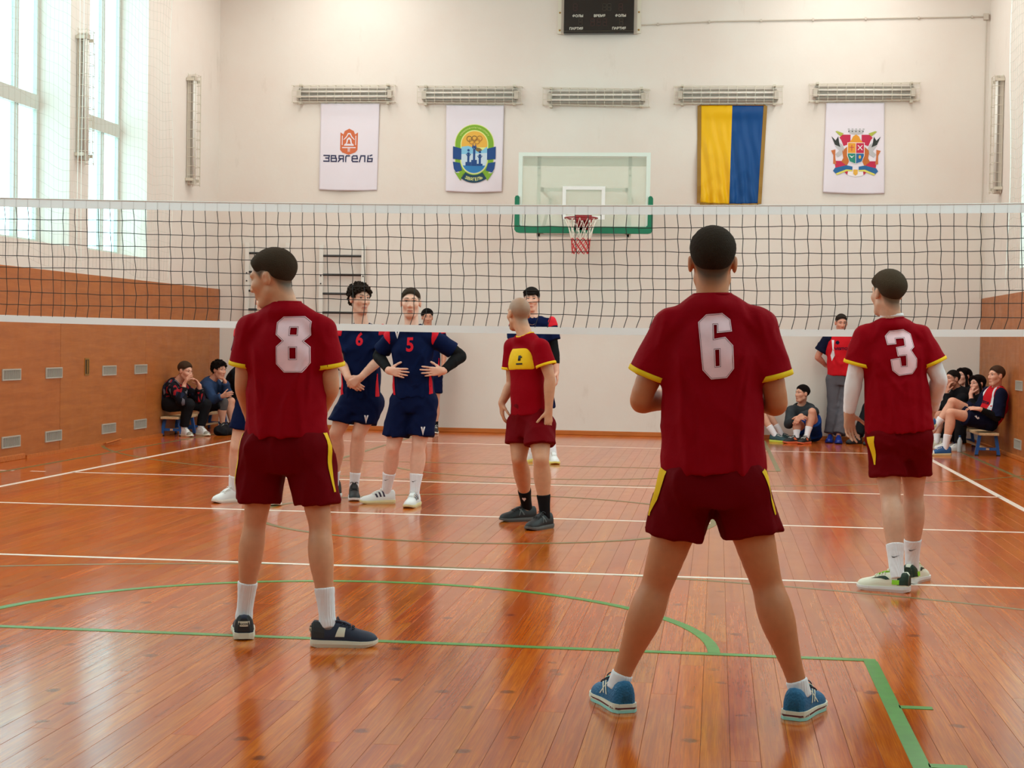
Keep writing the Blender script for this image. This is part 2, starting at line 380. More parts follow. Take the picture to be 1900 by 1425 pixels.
# glass: thin clear sheet
gm = bpy.data.materials.new('window_glass'); gm.use_nodes = True; nt = gm.node_tree
for n in list(nt.nodes):
    if n.type == 'BSDF_PRINCIPLED': nt.nodes.remove(n)
tr = nt.nodes.new('ShaderNodeBsdfTransparent'); tr.inputs[0].default_value = (0.90, 0.98, 0.97, 1)
gl = nt.nodes.new('ShaderNodeBsdfGlossy'); gl.inputs['Roughness'].default_value = 0.03
mxs = nt.nodes.new('ShaderNodeMixShader'); mxs.inputs[0].default_value = 0.05; nt.links.new(tr.outputs[0], mxs.inputs[1]); nt.links.new(gl.outputs[0], mxs.inputs[2])
nt.links.new(mxs.outputs[0], nt.nodes['Material Output'].inputs[0]); MATS['window_glass'] = gm
wn = 0
def window(y0, y1, xg, side):
    """frame bars, one transom, one mullion, four panes, an inside sill board"""
    global wn
    wn += 1
    d = 0.05*side
    fr = MB()
    for a, b in ((y0, y0+0.07), (y1-0.07, y1)): fr.box((xg, a, SILL), (xg+d, b, HEAD))
    for a, b in ((SILL, SILL+0.07), (HEAD-0.07, HEAD)): fr.box((xg, y0+0.07, a), (xg+d, y1-0.07, b))
    w = tag(fr.build('window_%d' % wn, M_frame), 'tall pale-framed window in the %s wall, %s' % ('left' if side > 0 else 'right', 'window number %d from the banner wall' % ((wn-1) % 8+1)), kind='structure')
    ym = y0+(y1-y0)*0.69
    MB().box((xg, y0+0.07, 4.0), (xg+d*1.4, y1-0.07, 4.17)).build('transom', M_frame, w)
    for dy in (-0.05, 0.03): MB().box((xg, ym+dy, SILL+0.07), (xg+d, ym+dy+0.035, HEAD-0.07)).build('mullion', M_frame, w)
    for z0, z1 in ((SILL+0.07, 4.0), (4.17, HEAD-0.07)):
        for a, b in ((y0+0.07, ym-0.05), (ym+0.065, y1-0.07)):
            MB().box((xg+0.02*side, a, z0), (xg+0.026*side, b, z1)).build('pane', gm, w)
    return w
for a, b in WL: window(a, b, XL-RD+0.02, 1)
for a, b in WR: window(a, b, XR+RD-0.02, -1)

# wood wainscot panels, part of their walls
def wainscot(wall, x_face, x_wall, joints):
    for i in range(len(joints)-1):
        a, b = joints[i]+0.006, joints[i+1]-0.006
        o = MB().box((x_wall, a, 0.0), (x_face, b, 2.1)).build('wood_panel', M_veneer, wall); bevel(o, 0.004, 1)
    MB().box((x_wall, joints[0], 0.0), (x_wall+(x_face-x_wall)*0.5, joints[-1], 2.09)).build('backing', M_joint, wall)
wainscot(wall_l, PL, XL, [-14.58, -11.7, -8.82, -5.94, -3.06, -0.18, 2.70, 5.58, 8.46, 11.22, YB-0.005])
wainscot(wall_r, PR, XR, [-14.55, -11.5, -8.6, -5.6, -2.7, -0.3, 2.6, 5.5, 8.55, 11.55, YB-0.005])
# skirting
mb = MB().box((PL, -15, 0), (PL+0.03, 4.55, 0.06))
tag(bevel(mb.build('baseboard_left', M_skirt), 0.006), 'orange wood skirting strip with a loose broken end', kind='structure')
o = MB().box((PL, 4.62, 0), (PL+0.02, 9.4, 0.035)).build('skirting_strip', M_skirt, bpy.data.objects['baseboard_left'])
o = MB().tube([(PL+0.05, 6.9, 0.03), (PL+0.02, 7.5, 0.05)], 0.012, 5).build('loose_splinter', M_skirt, bpy.data.objects['baseboard_left'])
tag(bevel(MB().box((PR-0.03, -15, 0), (PR, YB-0.03, 0.05)).build('baseboard_right', M_skirt), 0.006), 'low wood skirting strip under the right wainscot', kind='structure')
tag(bevel(MB().box((PL+0.03, YB-0.03, 0), (PR-0.03, YB, 0.065)).build('baseboard_back', M_skirt), 0.006), 'orange wood skirting along the banner wall', kind='structure')

# ================================================================== wall fittings
M_vent = mat('vent_frame', (176, 172, 160), 0.5); M_ventd = mat('vent_dark', (60, 52, 46), 0.7)
def vent(x, y, z, side, label, group):
    t = thing('vent_grille', label, 'vent', (x, y, z), group)
    w, h, d = 0.235, 0.062, 0.012*side
    f = MB(); f.box((0, -w, h-0.014), (d, w, h)); f.box((0, -w, -h), (d, w, -h+0.014)); f.box((0, -w, -h+0.014), (d, -w+0.016, h-0.014)); f.box((0, w-0.016, -h+0.014), (d, w, h-0.014))
    f.build('frame', M_vent, t)
    MB().box((0, -w+0.016, -h+0.014), (d*0.2, w-0.016, h-0.014)).build('backing', M_ventd, t)
    n = 15; me = None
    for i in range(n):
        yy = -w+0.03+(2*w-0.06)*i/(n-1)
        if me is None: o = MB().box((d*0.2, -0.005, -h+0.014), (d*0.8, 0.005, h-0.014)).build('slat', M_vent, t); me = o.data
        else: o = link('slat', me, t)
        o.location = (0, yy, 0)
for row, z in (('upper', 0.929), ('lower', 0.204)):
    for k, y in enumerate((4.23, 5.38, 7.12, 8.26)):
        vent(PL, y, z, 1, 'small slatted grey vent in the left wood panelling, %s row, %s from the frame edge' % (row, ('first', 'second', 'third', 'fourth')[k]), 'vents in the left wainscot')
for row, z in (('upper', 0.925), ('lower', 0.19)):
    vent(PR, 8.52, z, -1, 'small grey vent in the right wood panelling, %s of the two beside the seated man' % row, 'vents in the right wainscot')
t = thing('wall_latch', 'small brass recessed pull in the left wood panelling', 'latch', (PL, 6.38, 0.985))
M_brass = mat('brass', (170, 130, 60), 0.4, metal=0.8)
f = MB(); f.box((0, -0.07, 0.085), (0.008, 0.07, 0.105)); f.box((0, -0.07, -0.105), (0.008, 0.07, -0.085)); f.box((0, -0.07, -0.085), (0.008, -0.055, 0.085)); f.box((0, 0.055, -0.085), (0.008, 0.07, 0.085)); f.build('plate', M_brass, t)
MB().box((0, -0.055, -0.085), (0.003, 0.055, 0.085)).build('recess', M_ventd, t); MB().box((0.003, -0.015, -0.08), (0.012, 0.02, 0.08)).build('pull', M_brass, t)

# caged strip lights: long axis u, standing off the wall along w
M_lampbody = mat('lamp_body', (196, 186, 172), 0.5); M_tube = mat('lamp_tube', (236, 232, 224), 0.25); M_cage = mat('cage_wire', (206, 198, 180), 0.45)
M_lamprim = mat('lamp_grey', (150, 140, 128), 0.5)
def strip_light(c, u, v, w, L, label, group, tilt=0.0, cageL=1.6):
    c, u, v, w = Vector(c), Vector(u), Vector(v), Vector(w)
    t = thing('strip_light', label, 'lamp', c, group)
    P_ = lambda a, b, d: tuple(u*a+v*b+w*d)
    def obox(mb, a, b):
        n = len(mb.v)
        for zz in (0, 1):
            for (i, j) in ((0, 0), (1, 0), (1, 1), (0, 1)):
                mb.v.append(P_((a[0], b[0])[i], (a[1], b[1])[j], (a[2], b[2])[zz]))
        mb.f += [tuple(n+i for i in q) for q in ((0, 3, 2, 1), (4, 5, 6, 7), (0, 1, 5, 4), (1, 2, 6, 5), (2, 3, 7, 6), (3, 0, 4, 7))]
    body = MB(); H = 0.095
    ring = [(-L/2, -H+0.03), (-L/2+0.03, -H), (L/2-0.03, -H), (L/2, -H+0.03), (L/2, H-0.03), (L/2-0.03, H), (-L/2+0.03, H), (-L/2, H-0.03)]
    body.loft([[P_(a, b, 0.0) for a, b in ring], [P_(a, b, 0.05) for a, b in ring]]); body.build('housing', M_lampbody, t)
    rim = MB()
    obox(rim, (-L/2+0.03, H-0.03, 0.05), (L/2-0.03, H-0.008, 0.075)); obox(rim, (-L/2+0.03, -H+0.008, 0.05), (L/2-0.03, -H+0.03, 0.075)); obox(rim, (-L/2+0.03, -0.009, 0.05), (L/2-0.03, 0.009, 0.07))
    rim.build('reflector', M_lamprim, t)
    for s_ in (-1, 1):
        MB().tube([P_(-L/2+0.06, s_*0.037, 0.075), P_(L/2-0.06, s_*0.037, 0.075)], 0.019, 10).build('lamp_tube', M_tube, t, smooth=True)
        e = MB(); obox(e, (s_*(L/2-0.03)-0.03, -0.06, 0.05), (s_*(L/2-0.03)+0.03, 0.06, 0.1)); e.build('end_cap', M_lampbody, t)
        for b0, b1 in ((-0.15, -0.12), (0.12, 0.15)): b = MB(); obox(b, (s_*L*0.46-0.02, b0, 0), (s_*L*0.46+0.02, b1, 0.11)); b.build('bracket', M_cage, t)
    cg = MB(); ch = 0.125; n = 13
    tl = lambda a: tilt*a
    for b in (-ch, ch):
        for d in (0.02, 0.13): cg.tube([P_(-cageL/2, b+tl(-cageL/2), d), P_(cageL/2, b+tl(cageL/2), d)], 0.0045, 5)
    for b in (-0.042, 0.042): cg.tube([P_(-cageL/2+0.02, b, 0.145), P_(cageL/2-0.02, b, 0.145)], 0.004, 5)
    for i in range(n):
        a = -cageL/2+0.02+(cageL-0.04)*i/(n-1); q = tl(a)
        cg.tube([P_(a, -ch+q, 0.02), P_(a, -ch+q, 0.13), P_(a, -0.05, 0.148), P_(a, 0.05, 0.148), P_(a, ch+q, 0.13), P_(a, ch+q, 0.02)], 0.0036, 5)
    cg.build('wire_cage', M_cage, t)
names = ['above the bell-logo banner', 'above the oval-emblem banner', 'above the basketball hoop, cage hanging askew', 'above the yellow and blue flag', 'above the coat-of-arms banner']
for k, (x0, x1, py, tl) in enumerate(((542, 740, 176, 0), (775, 972, 178, -0.008), (1006, 1208, 182, -0.02), (1248, 1455, 178, 0.0), (1497, 1709, 173, 0.012))):
    a, b = at(x0, py, YB), at(x1, py, YB)
    strip_light(((a[0]+b[0])/2, YB, (a[2]+b[2])/2), (1, 0, 0), (0, 0, 1), (0, -1, 0), 1.45, 'caged fluorescent strip light '+names[k], 'strip lights along the end wall', tl)
strip_light((XL+0.004, 6.2, 4.2), (0, 0, 1), (0, 1, 0), (1, 0, 0), 1.5, 'upright caged strip light on the pier between the two tall windows', 'upright strip lights')
strip_light((XL+0.004, 10.3, 4.33), (0, 0, 1), (0, 1, 0), (1, 0, 0), 1.55, 'upright caged strip light between the far window and the wall corner', 'upright strip lights')
strip_light((XR-0.004, 10.5, 4.3), (0, 0, 1), (0, 1, 0), (-1, 0, 0), 1.6, 'upright caged strip light high on the right-hand wall', 'upright strip lights')

# scoreboard
M_sb = mat('scoreboard_black', (28, 24, 20), 0.25); M_sbt = mat('scoreboard_lettering', (222, 218, 205), 0.6); M_seg = mat('dead_segment', (58, 50, 34), 0.5); M_segr = mat('dead_red_segment', (64, 26, 22), 0.5)
t = thing('scoreboard', 'black electronic scoreboard hung high on the end wall', 'scoreboard', (0.035, YB-0.004, 6.35))
MB().box((-0.515, -0.12, -0.42), (0.515, 0, 0.42)).build('case', M_sb, t)
MB().box((-0.515, -0.125, -0.395), (0.515, -0.12, -0.385)).build('lower_trim', M_seg, t)
for s_ in (-1, 1):
    p_ = MB().box((s_*0.515, -0.06, -0.42), (s_*0.56, 0, 0.42)); p_.build('side_plate', M_lampbody, t)
    MB().box((s_*0.56, -0.03, -0.41), (s_*0.615, 0, 0.42)).build('wall_bracket', mat('pale_bracket', (226, 222, 206), 0.5), t)
    for zz in (-0.36, -0.1, 0.3): MB().ball((s_*0.585, -0.035, zz), 0.014, nu=8, nv=5).build('screw', M_brass, t)
def wall_text(parent, s, cx, z, size, y, m, bold=0.0, name='lettering', depth=0.0015):
    v, f = text2d(s, size, bold); w = max(p[0] for p in v); h = max(p[1] for p in v)
    mb = MB(); mb.v = [(p[0]-w/2+cx, y, p[1]-h/2+z) for p in v]; mb.f = f
    return mb.build(name, m, parent)
for s, x, z in (('ФОЛЫ', -0.31, -0.165), ('ВРЕМЯ', 0.01, -0.165), ('ФОЛЫ', 0.32, -0.165), ('ПАРТИЯ', -0.33, -0.35), ('ПАРТИЯ', 0.30, -0.35)):
    wall_text(t, s, x, z, 0.05, -0.1225, M_sbt, 0.0012)
def seven(cx, cz, w, h, m):
    mb = MB(); y = -0.122
    for (a, b) in (((-w, h), (w, h)), ((-w, 0), (w, 0)), ((-w, -h), (w, -h))): mb.box((cx+a[0]+0.004, y, cz+a[1]-0.003), (cx+b[0]-0.004, y+0.002, cz+b[1]+0.003))
    for x in (-w, w):
        for z in (0, h): mb.box((cx+x-0.003, y, cz+z-h+0.005), (cx+x+0.003, y+0.002, cz+z-0.005))
    mb.build('digit', m, t)
for cx, cz, m in ((-0.27, -0.255, M_seg), (0.33, -0.255, M_seg), (0.08, -0.04, M_seg), (0.15, -0.04, M_seg), (-0.35, -0.04, M_segr), (0.32, -0.04, M_segr), (-0.09, -0.26, M_segr), (0.0, -0.26, M_segr), (0.09, -0.26, M_segr)): seven(cx, cz, 0.026, 0.05, m)

# conduit from the scoreboard to the corner and down
M_cond = mat('conduit_grey', (200, 190, 176), 0.5)
a, b, c_ = at(1185, 47, YB), at(1330, 40, YB), at(1833, 31, YB)
pts = [(0.66, YB-0.02, a[2]), (b[0], YB-0.02, b[2]), (5.60, YB-0.02, c_[2]), (5.60, YB-0.02, 2.1)]
t = thing('cable_conduit', 'thin grey cable conduit running from the scoreboard to the corner', 'conduit', (0, 0, 0))
MB().tube(pts[:3], 0.009, 6).build('duct', M_cond, t); MB().tube(pts[2:], 0.006, 6).build('duct', M_cond, t)
MB().box((5.56, YB-0.05, c_[2]-0.05), (5.63, YB-0.004, c_[2]+0.04)).build('junction_box', M_cond, t)
for i in range(7): 
    q = 0.9+i*0.75; zz = np.interp(q, [p[0] for p in pts[:3]], [p[2] for p in pts[:3]])
    MB().box((q-0.012, YB-0.036, zz-0.02), (q+0.012, YB-0.004, zz+0.02)).build('clip', M_cond, t)

# wall-mounted bars beside the left corner
M_rung = mat('dark_rung', (40, 40, 38), 0.4)
def wall_bars(x0, x1, ztop, label):
    t = thing('wall_bars', label, 'wall bars', ((x0+x1)/2, YB, 0), 'wall bars on the end wall')
    h = (x1-x0)/2
    for s_ in (-1, 1):
        MB().box((s_*h-0.03, -0.10, 0.25), (s_*h+0.03, -0.04, ztop+0.16)).build('upright', mat('bars_offwhite', (226, 222, 214), 0.5), t)
        for z in (0.4, 1.4, ztop-0.05): MB().box((s_*h-0.02, -0.04, z-0.03), (s_*h+0.02, 0, z+0.03)).build('wall_bracket', mat('bars_offwhite', (226, 222, 214), 0.5), t)
        for z in (ztop-0.3, ztop-0.42): MB().ball((s_*h, -0.105, z), 0.012, nu=8, nv=5).build('bolt', M_rung, t)
    for k in range(8):
        MB().tube([(-h-0.01, -0.08, ztop-k*0.285), (h+0.01, -0.08, ztop-k*0.285)], 0.018, 8).build('rung', M_rung, t)
wall_bars(-4.10, -3.45, 2.62, 'white wall bars with dark rungs behind the curly-haired player')
wall_bars(-5.25, -4.62, 2.65, 'white wall bars with dark rungs mostly hidden by player eight')

# basketball hoop
M_pad = mat('green_padding', (0, 112, 78), 0.5); M_bbglass = mat('board_glass', (222, 232, 214), 0.15); M_rimr = mat('rim_red', (140, 18, 26), 0.4)
bgm = M_bbglass; nt = bgm.node_tree; pr = nt.nodes['Principled BSDF']; pr.inputs['Alpha'].default_value = 0.35
t = thing('basketball_hoop', 'glass basketball backboard with green padding and red rim and net', 'hoop', (-0.04, 10.4, 3.0))
W2, B0, B1 = 0.925, -0.06, 1.035
MB().box((-W2+0.05, -0.008, B0+0.05), (W2-0.05, 0.008, B1-0.05)).build('backboard_glass', bgm, t)
f = MB(); f.box((-W2, -0.025, B1-0.055), (W2, 0.025, B1)); f.box((-W2, -0.025, B0), (W2, 0.025, B0+0.055)); f.box((-W2, -0.025, B0+0.055), (-W2+0.055, 0.025, B1-0.055)); f.box((W2-0.055, -0.025, B0+0.055), (W2, 0.025, B1-0.055))
f.build('board_frame', mat('board_frame', (218, 230, 220), 0.4), t)
f = MB(); f.box((-0.30, -0.013, 0.515), (0.30, -0.009, 0.565)); f.box((-0.30, -0.013, 0.10), (0.30, -0.009, 0.15)); f.box((-0.30, -0.013, 0.15), (-0.25, -0.009, 0.515)); f.box((0.25, -0.013, 0.15), (0.30, -0.009, 0.515))
f.build('target_square', M_white, t)
pp = []
prof = [(-W2-0.03, 0.40), (-W2-0.03, 0.02), (-W2, -0.06), (-W2+0.08, -0.075), (0, -0.075), (W2-0.08, -0.075), (W2, -0.06), (W2+0.03, 0.02), (W2+0.03, 0.40)]
mb = MB()
out = [(-W2-0.045, 0.40), (-W2-0.03, 0.425), (-W2, 0.43), (-W2+0.02, 0.41), (-W2+0.025, 0.02), (-W2+0.05, -0.0), (W2-0.05, 0.0), (W2-0.025, 0.02), (W2-0.02, 0.41), (W2, 0.43), (W2+0.03, 0.425), (W2+0.045, 0.40), (W2+0.045, -0.05), (W2+0.02, -0.085), (W2-0.02, -0.095), (-W2+0.02, -0.095), (-W2-0.02, -0.085), (-W2-0.045, -0.05)]
mb.poly([(x, -0.045, z) for x, z in out]); mb.poly([(x, 0.04, z) for x, z in out][::-1])
n = len(out)
for i in range(n):
    j = (i+1) % n; mb.f.append((i, n+n-1-i, n+n-1-j, j))
mb.build('padding', M_pad, t)
# rim, its plate and the two-coloured net
RC = (0.0, -0.40, 0.09)
MB().tube([(RC[0]+0.225*math.cos(a), RC[1]+0.225*math.sin(a), RC[2]) for a in np.linspace(0, 2*PI, 33)[:-1]], 0.010, 8, closed=True).build('rim', M_rimr, t, smooth=True)
mb = MB().box((-0.09, -0.19, 0.075), (0.09, -0.013, 0.095)); mb.box((-0.12, -0.045, -0.05), (0.12, -0.02, 0.16)); mb.tube([(-0.07, -0.20, 0.08), (-0.06, -0.04, -0.04)], 0.012, 6); mb.tube([(0.07, -0.20, 0.08), (0.06, -0.04, -0.04)], 0.012, 6)
mb.build('rim_plate', M_rimr, t)
def hoop_net(z0, z1, r0, r1, rows, n, m, name):
    mb = MB(); ph = 0
    for i in range(n):
        for s_ in (-1, 1):
            pts = []
            for k in range(rows+1):
                q = k/rows; rr = r0+(r1-r0)*q**0.7; a = 2*PI*(i+0.5*s_*k)/n
                pts.append((RC[0]+rr*math.cos(a), RC[1]+rr*math.sin(a), z0+(z1-z0)*q))
            mb.tube(pts, 0.0055, 4)
    mb.build(name, m, t)
hoop_net(0.085, -0.20, 0.222, 0.135, 2, 12, mat('net_white', (232, 224, 210), 0.7), 'net_upper')
hoop_net(-0.19, -0.40, 0.135, 0.118, 4, 10, mat('net_red', (196, 40, 44), 0.7), 'net_lower')
# bracket arms from the wall
mb = MB()
M_brk = mat('bracket_white', (214, 214, 204), 0.5)
for s_ in (-1, 1):
    br = MB(); br.box((s_*0.64-0.025, 0.03, -0.15), (s_*0.64+0.025, 0.08, 0.98)); br.build('back_rail', M_brk, t)
    MB().box((s_*0.60-0.025, 0.08, 0.50), (s_*0.60+0.025, YB-10.4, 0.56)).build('support_arm', M_brk, t)
    MB().tube([(s_*0.60, 0.1, -0.10), (s_*0.60, YB-10.4-0.01, 0.5)], 0.025, 6).build('brace', M_lamprim, t)
    for zz in (0.93, 0.82, 0.72, 0.08, -0.02): MB().ball((s_*0.64, 0.025, zz), 0.014, nu=8, nv=5).build('bolt', M_rung, t)
MB().box((-0.66, 0.08, 0.50), (0.66, 0.13, 0.55)).build('cross_rail', M_brk, t)
MB().box((-0.64, 0.03, -0.14), (0.64, 0.09, -0.10)).build('lower_rail', M_brk, t)
MB().box((-0.86, 0.03, 0.85), (0.86, 0.05, 0.97)).build('upper_strip', M_lampbody, t)

# ================================================================== banners and flag
def cloth_depth(seed, amp, xw, zh, kind):
    rg = random.Random(seed); ph = [rg.uniform(0, 6) for _ in range(8)]
    def f(x, z):   # x in -.5...5 z in 0 (top) .. 1 (bottom)
        d = 0.010+amp*0.5*(1+math.sin(5*x+ph[0]+2*z))*z*0.8
        d += amp*0.6*math.exp(-((x*1.6)**2))*math.exp(-((z-0.06)/0.07)**2)
        d += amp*0.35*z*math.sin(9*(x+0.35*z)+ph[1])*math.sin(4*z+ph[2])
        if kind == 'satin':
            xx = (x+0.5) % 0.5-0.25
            for k in range(3): d += amp*0.30*z*math.sin((24+9*k)*xx+(3+2*k)*math.sin(2.2*z+ph[k])+ph[3+k])
            d += amp*0.35*max(0, z-0.55)*math.sin(34*z-26*abs(xx)+ph[6])
        else:
            d += amp*0.5*max(0, z-0.6)*math.sin(10*abs(x-0.05)-9*z+ph[4])
        return max(d, 0.004)
    return f
def banner(name, label, cat, tl, tr_, br, bl, m, seed, amp=0.03, kind='plain'):
    """corner points on the wall (x,z); returns thing and a mapper (u,v in metres from centre) -> local 3-d"""
    t = thing(name, label, cat, (tl[0], YB, bl[1]), None)
    cf = cloth_depth(seed, amp, 1, 1, kind)
    def P_(x, z, e=0.0):
        a = (tl[0]+(tr_[0]-tl[0])*(x+0.5), tl[1]+(tr_[1]-tl[1])*(x+0.5)); b = (bl[0]+(br[0]-bl[0])*(x+0.5), bl[1]+(br[1]-bl[1])*(x+0.5))
        sag = 0.012*math.cos(PI*x)*z
        return (a[0]+(b[0]-a[0])*z-tl[0], -0.012-cf(x, z)-e, a[1]+(b[1]-a[1])*z-bl[1]-sag)
    nx, nz = 40, 60
    mb = MB()
    for j in range(nz+1):
        for i in range(nx+1): mb.v.append(P_(i/nx-0.5, j/nz))
    for j in range(nz):
        for i in range(nx): q = j*(nx+1)+i; mb.f.append((q, q+1, q+nx+2, q+nx+1))
    W_ = abs(tr_[0]-tl[0]); H_ = abs(tl[1]-bl[1])
    cm = m if not isinstance(m, list) else m[0]
    o = mb.build('cloth', cm, t, smooth=True)
    if isinstance(m, list):
        o.data.materials.append(m[1])
        for p in o.data.polygons: p.material_index = 0 if (p.index % nx) < nx*0.497 else 1
    sd = o.modifiers.new('thickness', 'SOLIDIFY'); sd.thickness = 0.004; sd.offset = -1
    return t, (lambda u, v, e=0.0: P_(u/W_, 0.5-v/H_, e)), P_
def dec(parent, mapf, pts, m, layer=1, holes=(), name='print'):
    """printed patch on the cloth: polygon cut into a fine grid and laid on the folds"""
    mb = MB().poly([(p[0], 0, p[1]) for p in pts], [[(p[0], 0, p[1]) for p in h] for h in holes])
    bm = bmesh.new(); vs = [bm.verts.new(v) for v in mb.v]
    for f in mb.f:
        try: bm.faces.new([vs[i] for i in f])
        except ValueError: pass
    x0 = min(v[0] for v in mb.v); x1 = max(v[0] for v in mb.v); z0 = min(v[2] for v in mb.v); z1 = max(v[2] for v in mb.v)
    for a, b, ax in ((x0, x1, 0), (z0, z1, 2)):
        k = math.floor(a/0.04)*0.04
        while k < b:
            no = [0, 0, 0]; no[ax] = 1; co = [0, 0, 0]; co[ax] = k
            bmesh.ops.bisect_plane(bm, geom=bm.verts[:]+bm.edges[:]+bm.faces[:], plane_co=co, plane_no=no); k += 0.04
    for v in bm.verts: v.co = mapf(v.co.x, v.co.z, 0.0015+0.0012*layer)
    me = bpy.data.meshes.new(name); bm.to_mesh(me); bm.free(); me.materials.append(m)
    return link(name, me, parent)
def disc(cx, cy, rx, ry=None, a0=0, a1=2*PI, n=28):
    ry = ry or rx; closed = abs(a1-a0) > 6.28
    return [(cx+rx*math.cos(a0+(a1-a0)*i/n), cy+ry*math.sin(a0+(a1-a0)*i/n)) for i in range(n if closed else n+1)]
def ringsec(cx, cy, r0, r1, a0, a1, n=20):
    return disc(cx, cy, r1, None, a0, a1, n)+disc(cx, cy, r0, None, a0, a1, n)[::-1]
def rect(x0, y0, x1, y1): return [(x0, y0), (x1, y0), (x1, y1), (x0, y1)]
def flip(pts): return [(-x, y) for x, y in pts]
def text_dec(parent, mapf, s, cx, cy, width, m, layer=2, bold=0.0, arcr=None, name='lettering'):
    v, f = text2d(s, 0.1, bold); w = max(p[0] for p in v); h = max(p[1] for p in v); k = width/w
    mb = MB()
    for p in v:
        x, y = (p[0]-w/2)*k, (p[1]-h/2)*k
        if arcr: a = x/arcr; x, y = math.sin(a)*(arcr-y), arcr-math.cos(a)*(arcr-y)
        mb.v.append(mapf(cx+x, cy+y, 0.0015+0.0012*layer))
    mb.f = f; return mb.build(name, m, parent)
M_bw = mat('banner_white', (226, 218, 226), 0.75, sheen=0.2)
wp = lambda px, py: (lambda q: (q[0], q[2]))(at(px, py, YB-0.03))
# bell logo banner
t, F, P_ = banner('banner', 'white hanging banner with orange bell logo and dark lettering', 'banner', wp(595, 192), wp(704, 192), wp(699, 353), wp(592, 352), M_bw, 1, 0.022)
M_or = mat('print_orange', (204, 104, 62), 0.7); M_navy = mat('print_navy', (44, 48, 84), 0.7)
cy = 0.04
sh = [(-0.135, 0.13), (-0.09, 0.10), (-0.07, 0.15), (0, 0.185), (0.07, 0.15), (0.09, 0.10), (0.135, 0.13), (0.135, -0.13), (0.10, -0.17), (0, -0.205), (-0.10, -0.17), (-0.135, -0.13)]
dec(t, F, [(x, y+0.09) for x, y in sh], M_or, 1)
for pts in ([(-0.09, 0.02), (-0.045, 0.07), (-0.02, 0.12), (0.02, 0.12), (0.045, 0.07), (0.09, 0.02), (0.075, 0.02), (0.035, 0.055), (0.012, 0.10), (-0.012, 0.10), (-0.035, 0.055), (-0.075, 0.02)],
            [(-0.075, -0.055), (-0.045, -0.03), (-0.035, 0.03), (0, 0.06), (0.035, 0.03), (0.045, -0.03), (0.075, -0.055), (0.075, -0.07), (-0.075, -0.07)],
            rect(-0.105, -0.105, 0.105, -0.09), rect(-0.014, -0.16, -0.004, -0.10), rect(0.006, -0.16, 0.016, -0.10), [(-0.11, 0.08), (-0.098, 0.08), (-0.098, -0.06), (-0.11, -0.06)], [(0.11, 0.08), (0.098, 0.08), (0.098, -0.06), (0.11, -0.06)]):
    dec(t, F, [(x, y+0.09) for x, y in pts], M_bw, 2)
dec(t, F, [(-0.022, 0.065), (-0.03, 0.05), (0.03, 0.05), (0.022, 0.065)], M_or, 3)
dec(t, F, [(x*0.45, y*0.55+0.085) for x, y in [(-0.075, -0.055), (-0.045, -0.03), (-0.035, 0.03), (0, 0.06), (0.035, 0.03), (0.045, -0.03), (0.075, -0.055)]], M_or, 3)
# the word in squared stroke letters
def stroke(pts, w): 
    out = []
    for (a, b) in zip(pts[:-1], pts[1:]):
        d = Vector((b[0]-a[0], b[1]-a[1])); L_ = d.length or 1; d /= L_; n_ = Vector((-d.y, d.x))*w/2; e = d*w/2
        a2, b2 = Vector(a)-e, Vector(b)+e
        out.append([tuple(a2+n_), tuple(b2+n_), tuple(b2-n_), tuple(a2-n_)])
    return out
let = {'З': [[(0, 1), (1, 1), (0.9, 0.55), (0.35, 0.55)], [(0.9, 0.55), (0.95, 0), (0, 0)]], 'В': [[(0, 0.55), (0, 1), (0.8, 1), (0.8, 0.55), (0, 0.55), (0, 0), (0.95, 0), (0.95, 0.55), (0.8, 0.55)]],
       'Я': [[(0.9, 0), (0.9, 1), (0.1, 1), (0.1, 0.5), (0.9, 0.5)], [(0.45, 0.5), (0, 0)]], 'Г': [[(0, 0), (0, 0.8), (0.15, 1), (0.8, 1)]],
       'Е': [[(1, 0), (0.15, 0), (0, 0.2), (0, 0.8), (0.2, 1), (0.85, 1), (0.95, 0.5), (0, 0.5)]], 'Л': [[(0, 0), (0.25, 1), (0.95, 1), (0.95, 0)]], 'Ь': [[(0.2, 1), (0.1, 0), (0.9, 0), (0.95, 0.5), (0.15, 0.5)], [(0.55, 1.0), (0.85, 1.1)]]}
x = -0.385
for ch in 'ЗВЯГЕЛЬ':
    w = 0.085 if ch not in 'Г' else 0.07
    for pl in let[ch]:
        for q in stroke([(x+p[0]*w, -0.215+p[1]*0.085) for p in pl], 0.019): dec(t, F, q, M_navy, 2, name='letter_stroke')
    x += w+0.029
# oval emblem banner
t, F, P_ = banner('banner', 'white hanging banner with green and blue oval sports emblem', 'banner', wp(828, 195), wp(935, 196), wp(931, 356), wp(827, 355), M_bw, 2, 0.022)
M_gr = mat('print_green', (122, 168, 40), 0.7); M_bl = mat('print_blue', (16, 66, 128), 0.7); M_yl = mat('print_pale_yellow', (222, 226, 140), 0.7); M_gd = mat('print_gold', (226, 172, 66), 0.7); M_sk = mat('print_sky', (128, 190, 220), 0.7); M_ring = mat('print_bronze', (120, 96, 50), 0.7); M_sk2 = mat('print_pale_sky', (196, 214, 226), 0.7); M_teal = mat('print_teal', (14, 62, 84), 0.7)
capsule = lambda R, h0, h1: disc(0, h1, R, None, 0, PI, 24)+disc(0, h0, R, None, PI, 2*PI, 24)
ox, oy = 0.0, -0.06
S = lambda pts: [(x*1.04+ox, y*1.04+oy) for x, y in pts]
dec(t, F, S(capsule(0.290, -0.10, 0.12)), M_yl, 1)
dec(t, F, S(capsule(0.280, -0.10, 0.12)), M_gr, 2)
dec(t, F, S(capsule(0.205, -0.10, 0.12)), M_yl, 3)
dec(t, F, S(disc(0, 0.12, 0.19, None, 0, PI, 24)+[(-0.19, 0.08), (0.19, 0.08)]), M_gd, 4)
